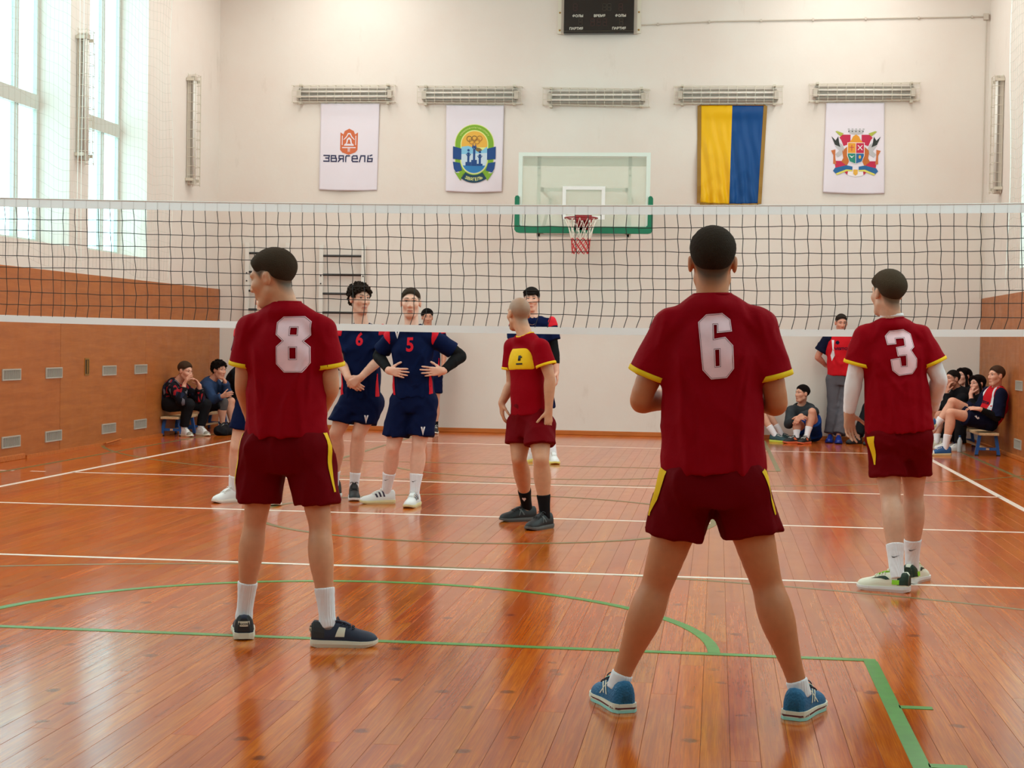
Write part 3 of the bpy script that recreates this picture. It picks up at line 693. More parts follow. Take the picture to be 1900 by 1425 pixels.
dec(t, F, S([(-0.19, 0.085), (-0.09, 0.10), (0.0, 0.07), (0.07, 0.04), (0.12, 0.04), (0.19, 0.09)]+disc(0, -0.10, 0.19, None, 2*PI, PI, 24)), M_sk, 5)
dec(t, F, S([(-0.19, -0.02), (0.19, 0.0)]+disc(0, -0.10, 0.19, None, 2*PI, PI, 24)), M_sk2, 6)
dec(t, F, S([(0.0, 0.08), (0.08, 0.07), (0.12, 0.04), (0.07, 0.01), (0.03, 0.03)]), M_ring, 6)
dec(t, F, S(disc(0, -0.10, 0.185, None, PI+0.45, 2*PI-0.45, 20)), mat('print_mid_blue', (40, 120, 180), 0.7), 7)
for sx in (-1, 1):
    for pts in ([(0.19, 0.06), (0.315, 0.09), (0.315, -0.09), (0.19, -0.10)], [(0.21, -0.145), (0.315, -0.13), (0.30, -0.23), (0.27, -0.28), (0.175, -0.25)]):
        dec(t, F, S([(sx*x, y) for x, y in pts]), M_bl, 6)
    dec(t, F, S([(sx*0.155, -0.285), (sx*0.265, -0.29), (sx*0.30, -0.26), (sx*0.20, -0.40)]), M_gr, 6)
dec(t, F, S(ringsec(0, -0.10, 0.215, 0.325, PI+0.95, 2*PI-0.95, 16)), M_teal, 8)
text_dec(t, F, 'ЗВЯГЕЛЬ', 0, -0.10*1.04+oy-0.275*1.04, 0.27, M_yl, 9, 0.002, arcr=0.275)
text_dec(t, F, 'УПРАВЛІННЯ КУЛЬТУРИ І СПОРТУ', 0, oy+0.375, 0.52, M_yl, 4, 0.0, arcr=-0.25)
for i, (rx, ry) in enumerate(((-0.075, 0.20), (0.0, 0.205), (0.075, 0.205), (-0.04, 0.165), (0.04, 0.165))):
    dec(t, F, S(disc(rx, ry, 0.042)), M_ring if i < 2 else mat('print_copper', (176, 120, 50), 0.7), 7, holes=[S(disc(rx, ry, 0.032))])
for fx, base, hh in ((-0.085, -0.13, 0.19), (0.0, -0.10, 0.21), (0.085, -0.155, 0.19)):
    dec(t, F, S(rect(fx-0.042, -0.185, fx+0.042, base)), M_bl, 8); dec(t, F, S(rect(fx-0.016, base, fx+0.016, base+hh*0.72)), M_bl, 8); dec(t, F, S(disc(fx, base+hh*0.88, 0.018, n=12)), M_bl, 8)
    if fx: 
        for s_ in (-1, 1): dec(t, F, S([(fx, base+hh*0.68), (fx+s_*0.04, base+hh*0.58), (fx+s_*0.015, base+hh*0.42), (fx+s_*0.012, base+hh*0.5), (fx+s_*0.028, base+hh*0.57), (fx, base+hh*0.62)]), M_bl, 8)
    else:
        for s_ in (-1, 1): dec(t, F, S([(0, 0.04), (s_*0.035, 0.075), (s_*0.02, 0.125), (s_*0.012, 0.12), (s_*0.022, 0.078), (0, 0.055)]), M_bl, 8)
# coat of arms banner
t, F, P_ = banner('banner', 'white hanging banner with crowned red and gold coat of arms', 'banner', wp(1533, 191), wp(1641, 191), wp(1641, 359), wp(1527, 357), M_bw, 3, 0.022)
C = lambda r, g, b, n: mat('print_'+n, (r, g, b), 0.7)
M_cr = C(190, 30, 70, 'crimson'); M_dk = C(40, 46, 42, 'black'); M_gy = C(186, 184, 186, 'grey'); M_am = C(222, 150, 40, 'amber'); M_rib = C(30, 96, 150, 'ribbon'); M_te = C(30, 130, 110, 'jade'); M_bn = C(196, 110, 60, 'brown'); M_whp = C(236, 230, 232, 'white')
E_ = lambda pts: [(x*0.86+0.02, y*0.86-0.02) for x, y in pts]
def sym(pts, m, l):
    dec(t, F, E_(pts), m, l); dec(t, F, E_(flip(pts)), m, l)
sym([(0.09, 0.25), (0.22, 0.25), (0.27, 0.20), (0.24, 0.16), (0.20, 0.06), (0.09, 0.10)], M_cr, 1)
sym([(0.16, -0.19), (0.34, -0.19), (0.32, -0.32), (0.15, -0.31)], M_cr, 1)
sym([(0.20, 0.27), (0.31, 0.31), (0.34, 0.30), (0.25, 0.22)], C(170, 176, 70, 'olive'), 2)
sym([(0.40, 0.22), (0.34, 0.08), (0.25, 0.04), (0.27, 0.10), (0.29, 0.22), (0.33, 0.15)], M_dk, 3)
sym([(0.29, 0.13), (0.22, 0.08), (0.19, 0.02), (0.22, -0.08), (0.29, -0.13), (0.33, -0.08), (0.27, -0.02), (0.34, 0.06)], M_gy, 2)
sym([(0.33, 0.0), (0.40, -0.02), (0.36, -0.10), (0.36, -0.24), (0.31, -0.25), (0.33, -0.12)], M_bn, 3)
sym([(0.14, 0.05), (0.22, -0.02), (0.20, -0.14), (0.23, -0.2), (0.14, -0.27), (0.11, -0.2)], C(190, 104, 40, 'rust'), 2)
sym([(0.05, -0.28), (0.15, -0.26), (0.33, -0.31), (0.36, -0.36), (0.30, -0.42), (0.15, -0.34), (0.05, -0.34)], M_rib, 4)
sym([(0.05, -0.335), (0.15, -0.33), (0.31, -0.40), (0.30, -0.43), (0.14, -0.36), (0.05, -0.36)], C(216, 206, 96, 'yellow'), 5)
dec(t, F, E_([(-0.17, -0.36), (0.17, -0.36), (0.11, -0.43), (0, -0.45), (-0.11, -0.43)]), M_whp, 3)
sym([(0.12, -0.36), (0.19, -0.36), (0.13, -0.42)], M_cr, 4)
dec(t, F, E_([(-0.105, 0.27), (-0.12, 0.33), (0.12, 0.33), (0.105, 0.27), (0, 0.25)]), M_gy, 2)
for k in range(5): dec(t, F, E_(rect(-0.135+0.06*k, 0.33, -0.105+0.06*k, 0.355)), M_gy, 2); dec(t, F, E_(rect(-0.128+0.058*k, 0.295, -0.112+0.058*k, 0.315)), M_dk, 3)
dec(t, F, E_([(-0.13, 0.10), (-0.07, 0.17), (-0.05, 0.22), (0, 0.255), (0.05, 0.22), (0.07, 0.17), (0.13, 0.10)]), M_am, 3)
dec(t, F, E_([(-0.14, 0.12), (0.14, 0.12), (0.14, -0.10), (0.10, -0.20), (0, -0.24), (-0.10, -0.20), (-0.14, -0.10)]), M_whp, 4)
dec(t, F, E_(rect(-0.13, -0.055, -0.004, 0.112)), M_am, 5); dec(t, F, E_(rect(0.004, -0.055, 0.13, 0.112)), M_cr, 5)
dec(t, F, E_([(-0.13, -0.063), (-0.004, -0.063), (-0.004, -0.23), (-0.095, -0.195), (-0.13, -0.10)]), M_te, 5)
dec(t, F, E_([(0.13, -0.063), (0.004, -0.063), (0.004, -0.23), (0.095, -0.195), (0.13, -0.10)]), M_rib, 5)
dec(t, F, E_(rect(-0.072, -0.02, -0.062, 0.08)), M_cr, 6); dec(t, F, E_(rect(-0.105, 0.035, -0.03, 0.045)), M_cr, 6)
for q in stroke([(0.035, 0.0), (0.10, 0.07)], 0.012)+stroke([(0.10, 0.0), (0.035, 0.07)], 0.012): dec(t, F, E_(q), M_whp, 6)
dec(t, F, E_([(-0.11, -0.09), (-0.065, -0.14), (-0.02, -0.09), (-0.06, -0.115)]), M_whp, 6)
dec(t, F, E_(disc(0.065, -0.12, 0.02, 0.03, n=12)), M_gd, 6)
dec(t, F, E_([(-0.035, -0.33), (0.035, -0.33), (0.035, -0.40), (0, -0.43), (-0.035, -0.40)]), M_gd, 6)
# yellow and blue satin flag
M_fy = mat('satin_yellow', (232, 180, 10), 0.45, spec=.3); M_fb = mat('satin_blue', (0, 68, 130), 0.45, spec=.3)
t, F, P_ = banner('flag', 'yellow and blue satin flag hung upright with gold fringe', 'flag', wp(1300, 196), wp(1418, 196), wp(1407, 378), wp(1299, 377), [M_fy, M_fb], 4, 0.055, 'satin')
M_fr = mat('gold_fringe', (150, 112, 40), 0.7)
for xs in ((-0.5, -0.5), (0.5, 0.5)):
    mb = MB(); n = 40
    for i in range(n+1):
        p = P_(xs[0], i/n, 0.002); sgn = 1 if xs[0] > 0 else -1
        mb.v += [(p[0]-sgn*0.008, p[1]-0.003, p[2]), (p[0]+sgn*0.045, p[1]+0.008, p[2]-0.006*(i % 2))]
    mb.f = [(2*i, 2*i+1, 2*i+3, 2*i+2) for i in range(n)]
    o = mb.build('fringe', M_fr, t); sd = o.modifiers.new('thickness', 'SOLIDIFY'); sd.thickness = 0.004
mb = MB(); n = 60
for i in range(n+1):
    p = P_(i/n-0.5, 1.0, 0.002); mb.v += [(p[0], p[1]-0.003, p[2]+0.008), (p[0], p[1]+0.004, p[2]-0.045+0.006*(i % 2))]
mb.f = [(2*i, 2*i+1, 2*i+3, 2*i+2) for i in range(n)]
o = mb.build('fringe', M_fr, t); sd = o.modifiers.new('thickness', 'SOLIDIFY'); sd.thickness = 0.004
MB().tube([(-0.02, -0.03, P_(0, 0)[2]+0.005), (P_(0.5, 0)[0]+0.02, -0.03, P_(0, 0)[2]+0.005)], 0.008, 6).build('hanging_rod', M_brass, t)

# ================================================================== volleyball net
M_cord = mat('net_cord_black', (30, 28, 26), 0.7); M_band = mat('net_band_white', (240, 240, 240), 0.6)
t = thing('volleyball_net', 'black volleyball net with white bands stretched across the court', 'net', (0, 0, 0))
ztop = lambda x: 2.437+0.0022*x*x
zbot = lambda x: 1.436+0.0021*x*x
XN = 4.72; nn = 60
def bandstrip(z0f, z1f, name, m, th=0.006):
    rings = []
    for i in range(nn+1):
        x = -XN+2*XN*i/nn
        rings.append([(x, -th/2, z0f(x)), (x, th/2, z0f(x)), (x, th/2, z1f(x)), (x, -th/2, z1f(x))])
    return MB().loft(rings).build(name, m, t)
bandstrip(lambda x: ztop(x)-0.074, lambda x: ztop(x)-0.0, 'top_band', M_band)
bandstrip(lambda x: zbot(x), lambda x: zbot(x)+0.055, 'bottom_band', M_band)
MB().tube([(-XN+2*XN*i/nn, -0.004, ztop(-XN+2*XN*i/nn)-0.004) for i in range(nn+1)], 0.005, 6).build('top_rope', mat('net_rope', (214, 212, 206), 0.6), t)
mb = MB(); rg = random.Random(5)
cols = []
xs = np.arange(-XN+0.05, XN, 0.0985)
NR = 9
grid = []
for i, x in enumerate(xs):
    col = []
    for k in range(NR+1):
        q = k/NR
        z = ztop(x)-0.07+(zbot(x)+0.05-(ztop(x)-0.07))*q
        dx = 0.032*q+(-0.035*max(0, q-0.86)/0.14)*(1 if x > -1 else 0.4)+0.004*math.sin(7*x+3*k)+rg.uniform(-0.002, 0.002)
        dz = 0.006*math.sin(2.3*x+1.7*k)+rg.uniform(-0.003, 0.003) if 0 < k < NR else 0
        col.append((x+dx, 0.004*math.sin(3*x+k), z+dz))
    grid.append(col); mb.tube(col, 0.0029, 4, caps=False)
for k in range(1, NR): mb.tube([c[k] for c in grid], 0.0029, 4, caps=False)
mb.build('netting', M_cord, t)
mb = MB()
for i in range(0, len(xs), 1):   # lacing ties over the top band
    x = xs[i]; mb.tube([(x, -0.0045, ztop(x)-0.075), (x, -0.0045, ztop(x)-0.002)], 0.0012, 3, caps=False)
mb.build('lacing', mat('lacing_grey', (190, 188, 184), 0.6), t)
for s_ in (-1, 1):
    p_ = thing('net_post', 'slim steel post holding the %s end of the volleyball net' % ('left' if s_ < 0 else 'right'), 'post', (s_*5.0, 0, 0), 'volleyball net posts')
    MB().tube([(0, 0, 0), (0, 0, 2.55)], 0.04, 12).build('pole', M_steel, p_, smooth=True); MB().tube([(0, 0, 0), (0, 0, 0.03)], 0.12, 16).build('foot_plate', M_steel, p_); MB().box((-0.04, -0.06, 0.9), (0.04, 0.06, 1.05)).build('winch', M_black, p_)
    for zf in (ztop, zbot): MB().tube([(s_*XN, 0, zf(XN)-(0.04 if zf is ztop else -0.03)), (s_*4.957, 0, zf(XN)-(0.04 if zf is ztop else -0.03))], 0.004, 5).build('tension_rope', M_band, t)

# safety net hanging inside the left windows
M_sn = mat('safety_cord', (176, 170, 156), 0.8); M_snw = mat('white_rope', (226, 222, 212), 0.8)
def safety_net(x, y0, y1, z0, z1, seed, label):
    t = thing('safety_net', label, 'net', (x, y1, z0)); mb = MB(); rg = random.Random(seed)
    sy, sz = 0.125, 0.125; ny = int((y1-y0)/sy); nz = int((z1-z0)/sz)
    g = []
    for i in range(ny+1):
        c = []
        for k in range(nz+1):
            edge = 0.08*math.sin(0.9*(z0+k*sz)*2.1+seed)*max(0, 1-(i*sy)/1.0)
            c.append((0.02*math.sin(1.7*i*sy+seed)+0.008*math.sin(5*i*sy+0.2*k), -i*sy+edge, k*sz-0.035*math.sin(2.2*i*sy)-0.02*math.sin(6.3*i*sy+k*0.3)))
        g.append(c); mb.tube(c, 0.0013, 3, caps=False)
    for k in range(nz+1): mb.tube([c[k] for c in g], 0.0013, 3, caps=False)
    mb.build('netting', M_sn, t)
    for dy in (0.0, (y1-y0)*0.49, (y1-y0)*0.505):
        i = int(dy/sy); MB().tube([(p[0], p[1], p[2]) for p in g[min(i, ny)]], 0.005, 5).build('rope', M_snw, t)
safety_net(-5.54, 2.3, 8.92, 2.15, 6.95, 1, 'thin pale safety net hanging over the tall left windows')
safety_net(5.50, 2.3, 8.86, 2.15, 6.95, 4, 'thin pale safety net hanging over the right-hand windows')
# ================================================================== bodies: implicit surfaces turned into meshes
F32 = np.float32
V3 = lambda *a: np.array(a, dtype=float)
def nrm(v): v = np.asarray(v, float); return v/(np.linalg.norm(v)+1e-12)
class Field:
    """union of tapered capsules and ellipsoids, blended; optional cuts and surface ripples"""
    def __init__(s): s.p = []; s.sub = []; s.disp = None; s.inf = 0.0; s.post = []
    def rc(s, a, b, ra, rb, k=0.02, flat=None, clips=()):
        s.p.append(('c', np.asarray(a, float), np.asarray(b, float), ra, rb, k, flat, list(clips))); return s
    def chain(s, pts, rad, k=0.02, flat=None, clips=()):
        for i in range(len(pts)-1): s.rc(pts[i], pts[i+1], rad[i], rad[i+1], k, flat, clips)
        return s
    def el(s, c, R, rad, k=0.02, clips=()):
        s.p.append(('e', np.asarray(c, float), np.asarray(R, float), np.asarray(rad, float), None, k, None, list(clips))); return s
    def cut(s, a, b, ra, rb, k=0.008): s.sub.append((('c', np.asarray(a, float), np.asarray(b, float), ra, rb, 0, None, []), k)); return s
    def cute(s, c, R, rad, k=0.008): s.sub.append((('e', np.asarray(c, float), np.asarray(R, float), np.asarray(rad, float), None, 0, None, []), k)); return s
    @staticmethod
    def d1(q, P):
        if q[0] == 'c':
            _, a, b, ra, rb, k, flat, clips = q
            a = a.astype(F32); ba = (b-a).astype(F32); pa = P-a
            t = np.clip(pa@ba/max(float(ba@ba), 1e-10), 0, 1)
            v = pa-t[..., None]*ba
            if flat is not None:
                n = np.asarray(flat[0], F32); v = v+((v@n)*F32(1/flat[1]-1))[..., None]*n
            d = np.sqrt(np.einsum('...i,...i->...', v, v))-(F32(ra)+F32(rb-ra)*t)
            if flat is not None: d = d*F32(math.sqrt(flat[1]))
        else:
            _, c, R, rad, _x, k, flat, clips = q
            l = (P-c.astype(F32))@R.T.astype(F32); w = l/rad.astype(F32)
            k0 = np.sqrt(np.einsum('...i,...i->...', w, w)); w2 = w/rad.astype(F32); k1 = np.sqrt(np.einsum('...i,...i->...', w2, w2))+F32(1e-6)
            d = k0*(k0-1)/k1
        for p0, n in clips: d = np.maximum(d, (P-np.asarray(p0, F32))@np.asarray(n, F32))
        return d.astype(F32)
    def bounds(s):
        lo, hi = [], []
        for q in s.p:
            if q[0] == 'c': r = max(q[3], q[4]); lo.append(np.minimum(q[1], q[2])-r); hi.append(np.maximum(q[1], q[2])+r)
            else: r = max(q[3]); lo.append(q[1]-r); hi.append(q[1]+r)
        m = 0.02+s.inf+(s.disp[1] if s.disp else 0)
        return np.min(lo, 0)-m, np.max(hi, 0)+m
    def ev(s, P, prims=None, cen=None, dc=None, hd=0):
        d = np.full(P.shape[:-1], F32(1e3))
        for q in s.p:
            k = q[5]
            if cen is not None:
                m = s.d1(q, cen) < dc+k+2.1*hd
                if not m.any(): continue
                dp = s.d1(q, P[m]); dd = d[m]
                h = np.maximum(k-np.abs(dd-dp), 0)/max(k, 1e-6); d[m] = np.minimum(dd, dp)-h*h*k*0.25
            else:
                dp = s.d1(q, P); h = np.maximum(k-np.abs(d-dp), 0)/max(k, 1e-6); d = np.minimum(d, dp)-h*h*k*0.25
        if s.disp: d = d-s.disp[0](P)
        d = d-F32(s.inf)
        for q, k in s.sub:
            dp = -s.d1(q, P); h = np.maximum(k-np.abs(d-dp), 0)/max(k, 1e-6); d = np.maximum(d, dp)+h*h*k*0.25
        for f in s.post: d = np.maximum(d, f(P).astype(F32))
        return d
def spl(P, R, n=4):
    """smooth resampling of a limb: points and radii along a Catmull-Rom curve"""
    Q = np.concatenate([np.array(P, float), np.array(R, float)[:, None]], 1); Q = np.concatenate([2*Q[:1]-Q[1:2], Q, 2*Q[-1:]-Q[-2:-1]]); out = []
    for i in range(1, len(Q)-2):
        for t in np.arange(n)/n:
            p0, p1, p2, p3 = Q[i-1:i+3]; m1, m2 = (p2-p0)*.4, (p3-p1)*.4
            out.append((2*t**3-3*t**2+1)*p1+(t**3-2*t**2+t)*m1+(-2*t**3+3*t**2)*p2+(t**3-t**2)*m2)
    out.append(Q[-2]); out = np.array(out); return list(out[:, :3]), list(out[:, 3])
EDG = [(0, 1), (2, 3), (4, 5), (6, 7), (0, 2), (1, 3), (4, 6), (5, 7), (0, 4), (1, 5), (2, 6), (3, 7)]
def surf(field, h, box=None, smooth=2):
    lo, hi = field.bounds()
    if box is not None: lo = np.maximum(lo, box[0]); hi = np.minimum(hi, box[1])
    B = 8; nb = np.maximum(np.ceil((hi-lo)/(h*B)).astype(int), 1)
    cen = lo+(np.stack(np.meshgrid(*[np.arange(n) for n in nb], indexing='ij'), -1)*B+(B-1)/2)*h
    cf = cen.reshape(-1, 3).astype(F32); hd = h*B*0.5*1.7321
    dcen = field.ev(cf)
    keep = np.abs(dcen) < hd*1.9+0.01
    D = np.where(dcen < 0, F32(-1), F32(1))
    blk = np.broadcast_to(D[:, None], (len(D), B**3)).copy()
    off = (np.stack(np.meshgrid(*[np.arange(B)]*3, indexing='ij'), -1).reshape(-1, 3)-(B-1)/2)*h
    P = (cf[keep][:, None, :]+off[None].astype(F32))
    blk[keep] = field.ev(P, None, cf[keep], dcen[keep], hd)
    D = blk.reshape(*nb, B, B, B).transpose(0, 3, 1, 4, 2, 5).reshape(nb*B)
    D = np.pad(D, 1, constant_values=1.0) if box is None else D
    org = lo-(h if box is None else 0)
    S = D < 0
    c = [S[i:S.shape[0]-1+i, j:S.shape[1]-1+j, k:S.shape[2]-1+k] for i in (0, 1) for j in (0, 1) for k in (0, 1)]
    al = np.logical_and.reduce(c); an = np.logical_or.reduce(c); act = an & ~al
    idx = np.argwhere(act)
    if len(idx) == 0: return np.zeros((0, 3)), np.zeros((0, 4), int)
    co = np.array([(i, j, k) for i in (0, 1) for j in (0, 1) for k in (0, 1)])
    val = np.stack([D[idx[:, 0]+o[0], idx[:, 1]+o[1], idx[:, 2]+o[2]] for o in co], 1)
    acc = np.zeros((len(idx), 3)); cnt = np.zeros(len(idx))
    for a, b in EDG:
        va, vb = val[:, a], val[:, b]; m = (va < 0) != (vb < 0)
        t = np.where(m, va/np.where(m, va-vb, 1), 0)
        acc += m[:, None]*(co[a]+t[:, None]*(co[b]-co[a])); cnt += m
    verts = org+h*(idx+acc/cnt[:, None])
    vid = np.full(act.shape, -1); vid[tuple(idx.T)] = np.arange(len(idx))
    quads = []
    for ax in range(3):
        A = [slice(None)]*3; Bs = [slice(None)]*3; A[ax] = slice(0, -1); Bs[ax] = slice(1, None)
        s0, s1 = S[tuple(A)], S[tuple(Bs)]
        o1, o2 = [x for x in range(3) if x != ax]
        e = np.argwhere(s0 != s1)
        e = e[(e[:, o1] > 0) & (e[:, o2] > 0) & (e[:, o1] < S.shape[o1]-1) & (e[:, o2] < S.shape[o2]-1)]
        sg = s0[tuple(e.T)]
        def g(d1_, d2_):
            q = e.copy(); q[:, o1] -= d1_; q[:, o2] -= d2_; return vid[tuple(q.T)]
        q = np.stack([g(1, 1), g(0, 1), g(0, 0), g(1, 0)], 1)
        fl = sg if ax != 1 else ~sg
        q = np.where(fl[:, None], q, q[:, ::-1]); quads.append(q)
    Q = np.concatenate(quads); Q = Q[(Q >= 0).all(1)]
    for _ in range(smooth):
        E0 = np.concatenate([Q[:, 0], Q[:, 1], Q[:, 2], Q[:, 3]]); E1 = np.concatenate([Q[:, 1], Q[:, 2], Q[:, 3], Q[:, 0]])
        n = np.bincount(E0, minlength=len(verts))+np.bincount(E1, minlength=len(verts))
        av = np.stack([np.bincount(E0, verts[E1, i], len(verts))+np.bincount(E1, verts[E0, i], len(verts)) for i in range(3)], 1)
        verts = np.where(n[:, None] > 0, verts*0.5+0.5*av/np.maximum(n, 1)[:, None], verts)
    return verts, Q
def keepf(v, q, mask):
    """drop faces with no vertex in mask, compact"""
    f = q[mask[q].any(1)]; u = np.unique(f); mp = np.full(len(v), -1); mp[u] = np.arange(len(u)); return v[u], mp[f]
def mesh_np(name, v, q, m, parent=None, base=None, colors=None, smooth=True):
    me = bpy.data.meshes.new(name)
    v = np.array(v); v[:, 2] = np.maximum(v[:, 2], 0.0015)
    if base is not None: v = v-np.asarray(base)
    me.vertices.add(len(v)); me.vertices.foreach_set('co', np.asarray(v, F32).ravel())
    n = len(q); me.loops.add(n*4); me.polygons.add(n)
    me.loops.foreach_set('vertex_index', np.asarray(q, np.int32).ravel())
    me.polygons.foreach_set('loop_start', np.arange(n, dtype=np.int32)*4)
    me.polygons.foreach_set('use_smooth', np.full(n, smooth))
    me.update(calc_edges=True); me.validate()
    if colors is not None:
        a = me.color_attributes.new('col', 'FLOAT_COLOR', 'POINT'); a.data.foreach_set('color', np.concatenate([colors, np.ones((len(colors), 1))], 1).astype(F32).ravel())
    me.materials.append(m)
    return link(name, me, parent)

def ripples(seed, amp, kx=30.0, n=6, dirn=None):
    """soft cloth folds: a few warped sine ridges"""
    rg = np.random.RandomState(seed); W = []
    for i in range(n):
        d = rg.normal(size=3)*np.array([1, 1, 0.55]); d = d/np.linalg.norm(d)*kx*rg.uniform(0.55, 1.3); W.append((d.astype(F32), rg.uniform(0, 6.28), (rg.normal(size=3)*9).astype(F32), rg.uniform(0, 6.28)))
    def f(P):
        o = 0
        for d, ph, w, p2 in W:
            q = np.abs(np.sin(P@d+ph+1.5*np.sin(P@w+p2))); m_ = np.clip(np.sin(P@(w*0.8)+ph*1.7), 0, 1)
            o = o+(1-q)**1.5*m_
        return (F32(amp)*o*F32(0.8)).astype(F32)
    return (f, amp*1.6)

M_skin = mat('skin', (214, 160, 132), 0.5, attr='col', spec=0.35, var=0.05, vscale=30)
M_eye = mat('eye_white', (226, 220, 214), 0.25); M_iris = mat('iris', (46, 36, 30), 0.2)
def cloth(name, col, rough=0.8, sheen=0.0, spec=0.15, bump=0.45, bscale=11.0): return mat('cloth_'+name, col, rough, spec=spec, sheen=sheen, bump=bump, bscale=bscale)
M_red = cloth('maroon_jersey', (142, 1, 17), 0.75, spec=.06); M_redsh = cloth('maroon_shorts', (104, 0, 8), 0.75, spec=.06); M_yel = cloth('yellow_trim', (238, 186, 24), 0.7)
M_nvy = cloth('navy_jersey', (9, 22, 60), 0.75, spec=.08); M_nvysh = cloth('navy_shorts', (8, 18, 54), 0.75, spec=.08); M_rtrim = cloth('red_trim', (214, 26, 44), 0.7)
M_blk = cloth('black_cloth', (18, 17, 18), 0.8); M_sock = cloth('white_sock', (236, 232, 236), 0.85, 0.3, bump=0.08, bscale=220); M_slv = cloth('white_sleeve', (238, 226, 226), 0.8, 0.3, bump=0.3, bscale=18)
nt = M_sock.node_tree; _w = nt.nodes.new('ShaderNodeTexWave'); _w.inputs['Scale'].default_value = 42.0; _w.bands_direction = 'DIAGONAL'; _tc = nt.nodes.new('ShaderNodeTexCoord'); _mp = nt.nodes.new('ShaderNodeMapping'); _mp.inputs['Scale'].default_value = (1, 1, 0.02)
nt.links.new(_tc.outputs['Object'], _mp.inputs[0]); nt.links.new(_mp.outputs[0], _w.inputs['Vector'])
_b = nt.nodes.new('ShaderNodeBump'); _b.inputs['Strength'].default_value = 0.35; _b.inputs['Distance'].default_value = 0.004; nt.links.new(_w.outputs['Fac'], _b.inputs['Height']); nt.links.new(_b.outputs[0], nt.nodes['Principled BSDF'].inputs['Normal'])
M_num = mat('number_print', (250, 206, 214), 0.55, var=0.05, vscale=20); M_numd = mat('number_outline', (96, 8, 26), 0.6)
M_sole = mat('shoe_sole_white', (232, 228, 216), 0.6)

# ------------------------------------------------------------------ decals laid on cloth
def lay(obj, base, polys, org, ux, uz, dirv, m, name, off=0.002, parent=None, step=0.02, holes=(), raw=None, bvh=None):
    """project flat artwork (metres, along ux/uz from org) onto obj along dirv"""
    key = obj.name
    if bvh is None and key not in lay.cache:
        me = obj.data; lay.cache[key] = BVHTree.FromPolygons([v.co.copy() for v in me.vertices], [tuple(p.vertices) for p in me.polygons])
    bv = bvh or lay.cache[key]
    org, ux, uz, dv = Vector(org)-Vector(base), Vector(ux), Vector(uz), Vector(dirv).normalized()
    bm = bmesh.new()
    if raw:
        V = [bm.verts.new((p[0], 0, p[1])) for p in raw[0]]
        for f in raw[1]:
            try: bm.faces.new([V[i] for i in f])
            except ValueError: pass
    else:
        mb = MB()
        for i, pl in enumerate(polys): mb.poly([(p[0], 0, p[1]) for p in pl], [[(p[0], 0, p[1]) for p in h] for h in (holes[i] if holes else ())])
        V = [bm.verts.new(v) for v in mb.v]
        for f in mb.f:
            try: bm.faces.new([V[i] for i in f])
            except ValueError: pass
    for ax in (0, 2):
        a = min(v.co[ax] for v in bm.verts); b = max(v.co[ax] for v in bm.verts); k = math.floor(a/step)*step+step
        while k < b:
            no = [0, 0, 0]; no[ax] = 1; c = [0, 0, 0]; c[ax] = k
            bmesh.ops.bisect_plane(bm, geom=bm.verts[:]+bm.edges[:]+bm.faces[:], plane_co=c, plane_no=no); k += step
    dead = []
    for v in bm.verts:
        p = org+ux*v.co.x+uz*v.co.z-dv*0.6
        loc, n, i, d = bv.ray_cast(p, dv, 1.2)
        if loc is None: dead.append(v); continue
        if n.dot(dv) > 0: n = -n
        v.co = loc+n*off*0.6-dv*off*0.6
    if dead: bmesh.ops.delete(bm, geom=dead, context='VERTS')
    if not bm.faces: bm.free(); return None
    m2 = bpy.data.meshes.new(name); bm.to_mesh(m2); bm.free(); m2.materials.append(m)
    m2.polygons.foreach_set('use_smooth', [True]*len(m2.polygons))
    return link(name, m2, parent or obj)
lay.cache = {}
def inset(poly, d):
    """offset a closed polygon inwards by d (counter-clockwise or clockwise)"""
    n = len(poly); A = sum(poly[i][0]*poly[(i+1) % n][1]-poly[(i+1) % n][0]*poly[i][1] for i in range(n))
    s_ = 1 if A > 0 else -1; out = []
    for i in range(n):
        p0, p1, p2 = Vector(poly[i-1]), Vector(poly[i]), Vector(poly[(i+1) % n])
        e1, e2 = (p1-p0).normalized(), (p2-p1).normalized()
        n1, n2 = Vector((-e1.y, e1.x))*s_, Vector((-e2.y, e2.x))*s_
        b = (n1+n2); b = b/max(b.length_squared, 0.3)*2*d*0.5
        out.append(tuple(p1+b*1.0))
    return out
GLY = {
 '8': ([(.2, 1.64), (.0, 1.46), (.0, 1.1), (.2, .92), (.02, .76), (.02, .25), (.25, 0), (.77, 0), (1, .28), (1, .74), (.8, .91), (1, 1.09), (1, 1.48), (.8, 1.64)], [[(.41, 1.30), (.60, 1.30), (.60, 1.095), (.41, 1.095)], [(.42, .72), (.595, .72), (.595, .40), (.42, .40)]]),
 '6': ([(.23, 1.84), (0, 1.61), (.115, .26), (.35, 0), (.79, .04), (.99, .3), (.97, .95), (.75, 1.19), (.44, 1.14), (.43, 1.53), (.52, 1.53), (.52, 1.30), (.94, 1.34), (.9, 1.68), (.67, 1.88)], [[(.465, .83), (.58, .84), (.59, .38), (.48, .37)]]),
 '3': ([(.17, 1.57), (.0, 1.39), (.03, 1.08), (.34, 1.09), (.34, 1.27), (.61, 1.27), (.61, 1.02), (.31, .985), (.335, .67), (.617, .68), (.617, .33), (.45, .33), (.42, .62), (.09, .58), (.125, .2), (.345, 0), (.80, .037), (.98, .25), (1, .55), (.83, .85), (.95, .95), (.9, 1.41), (.64, 1.59)], []),
}
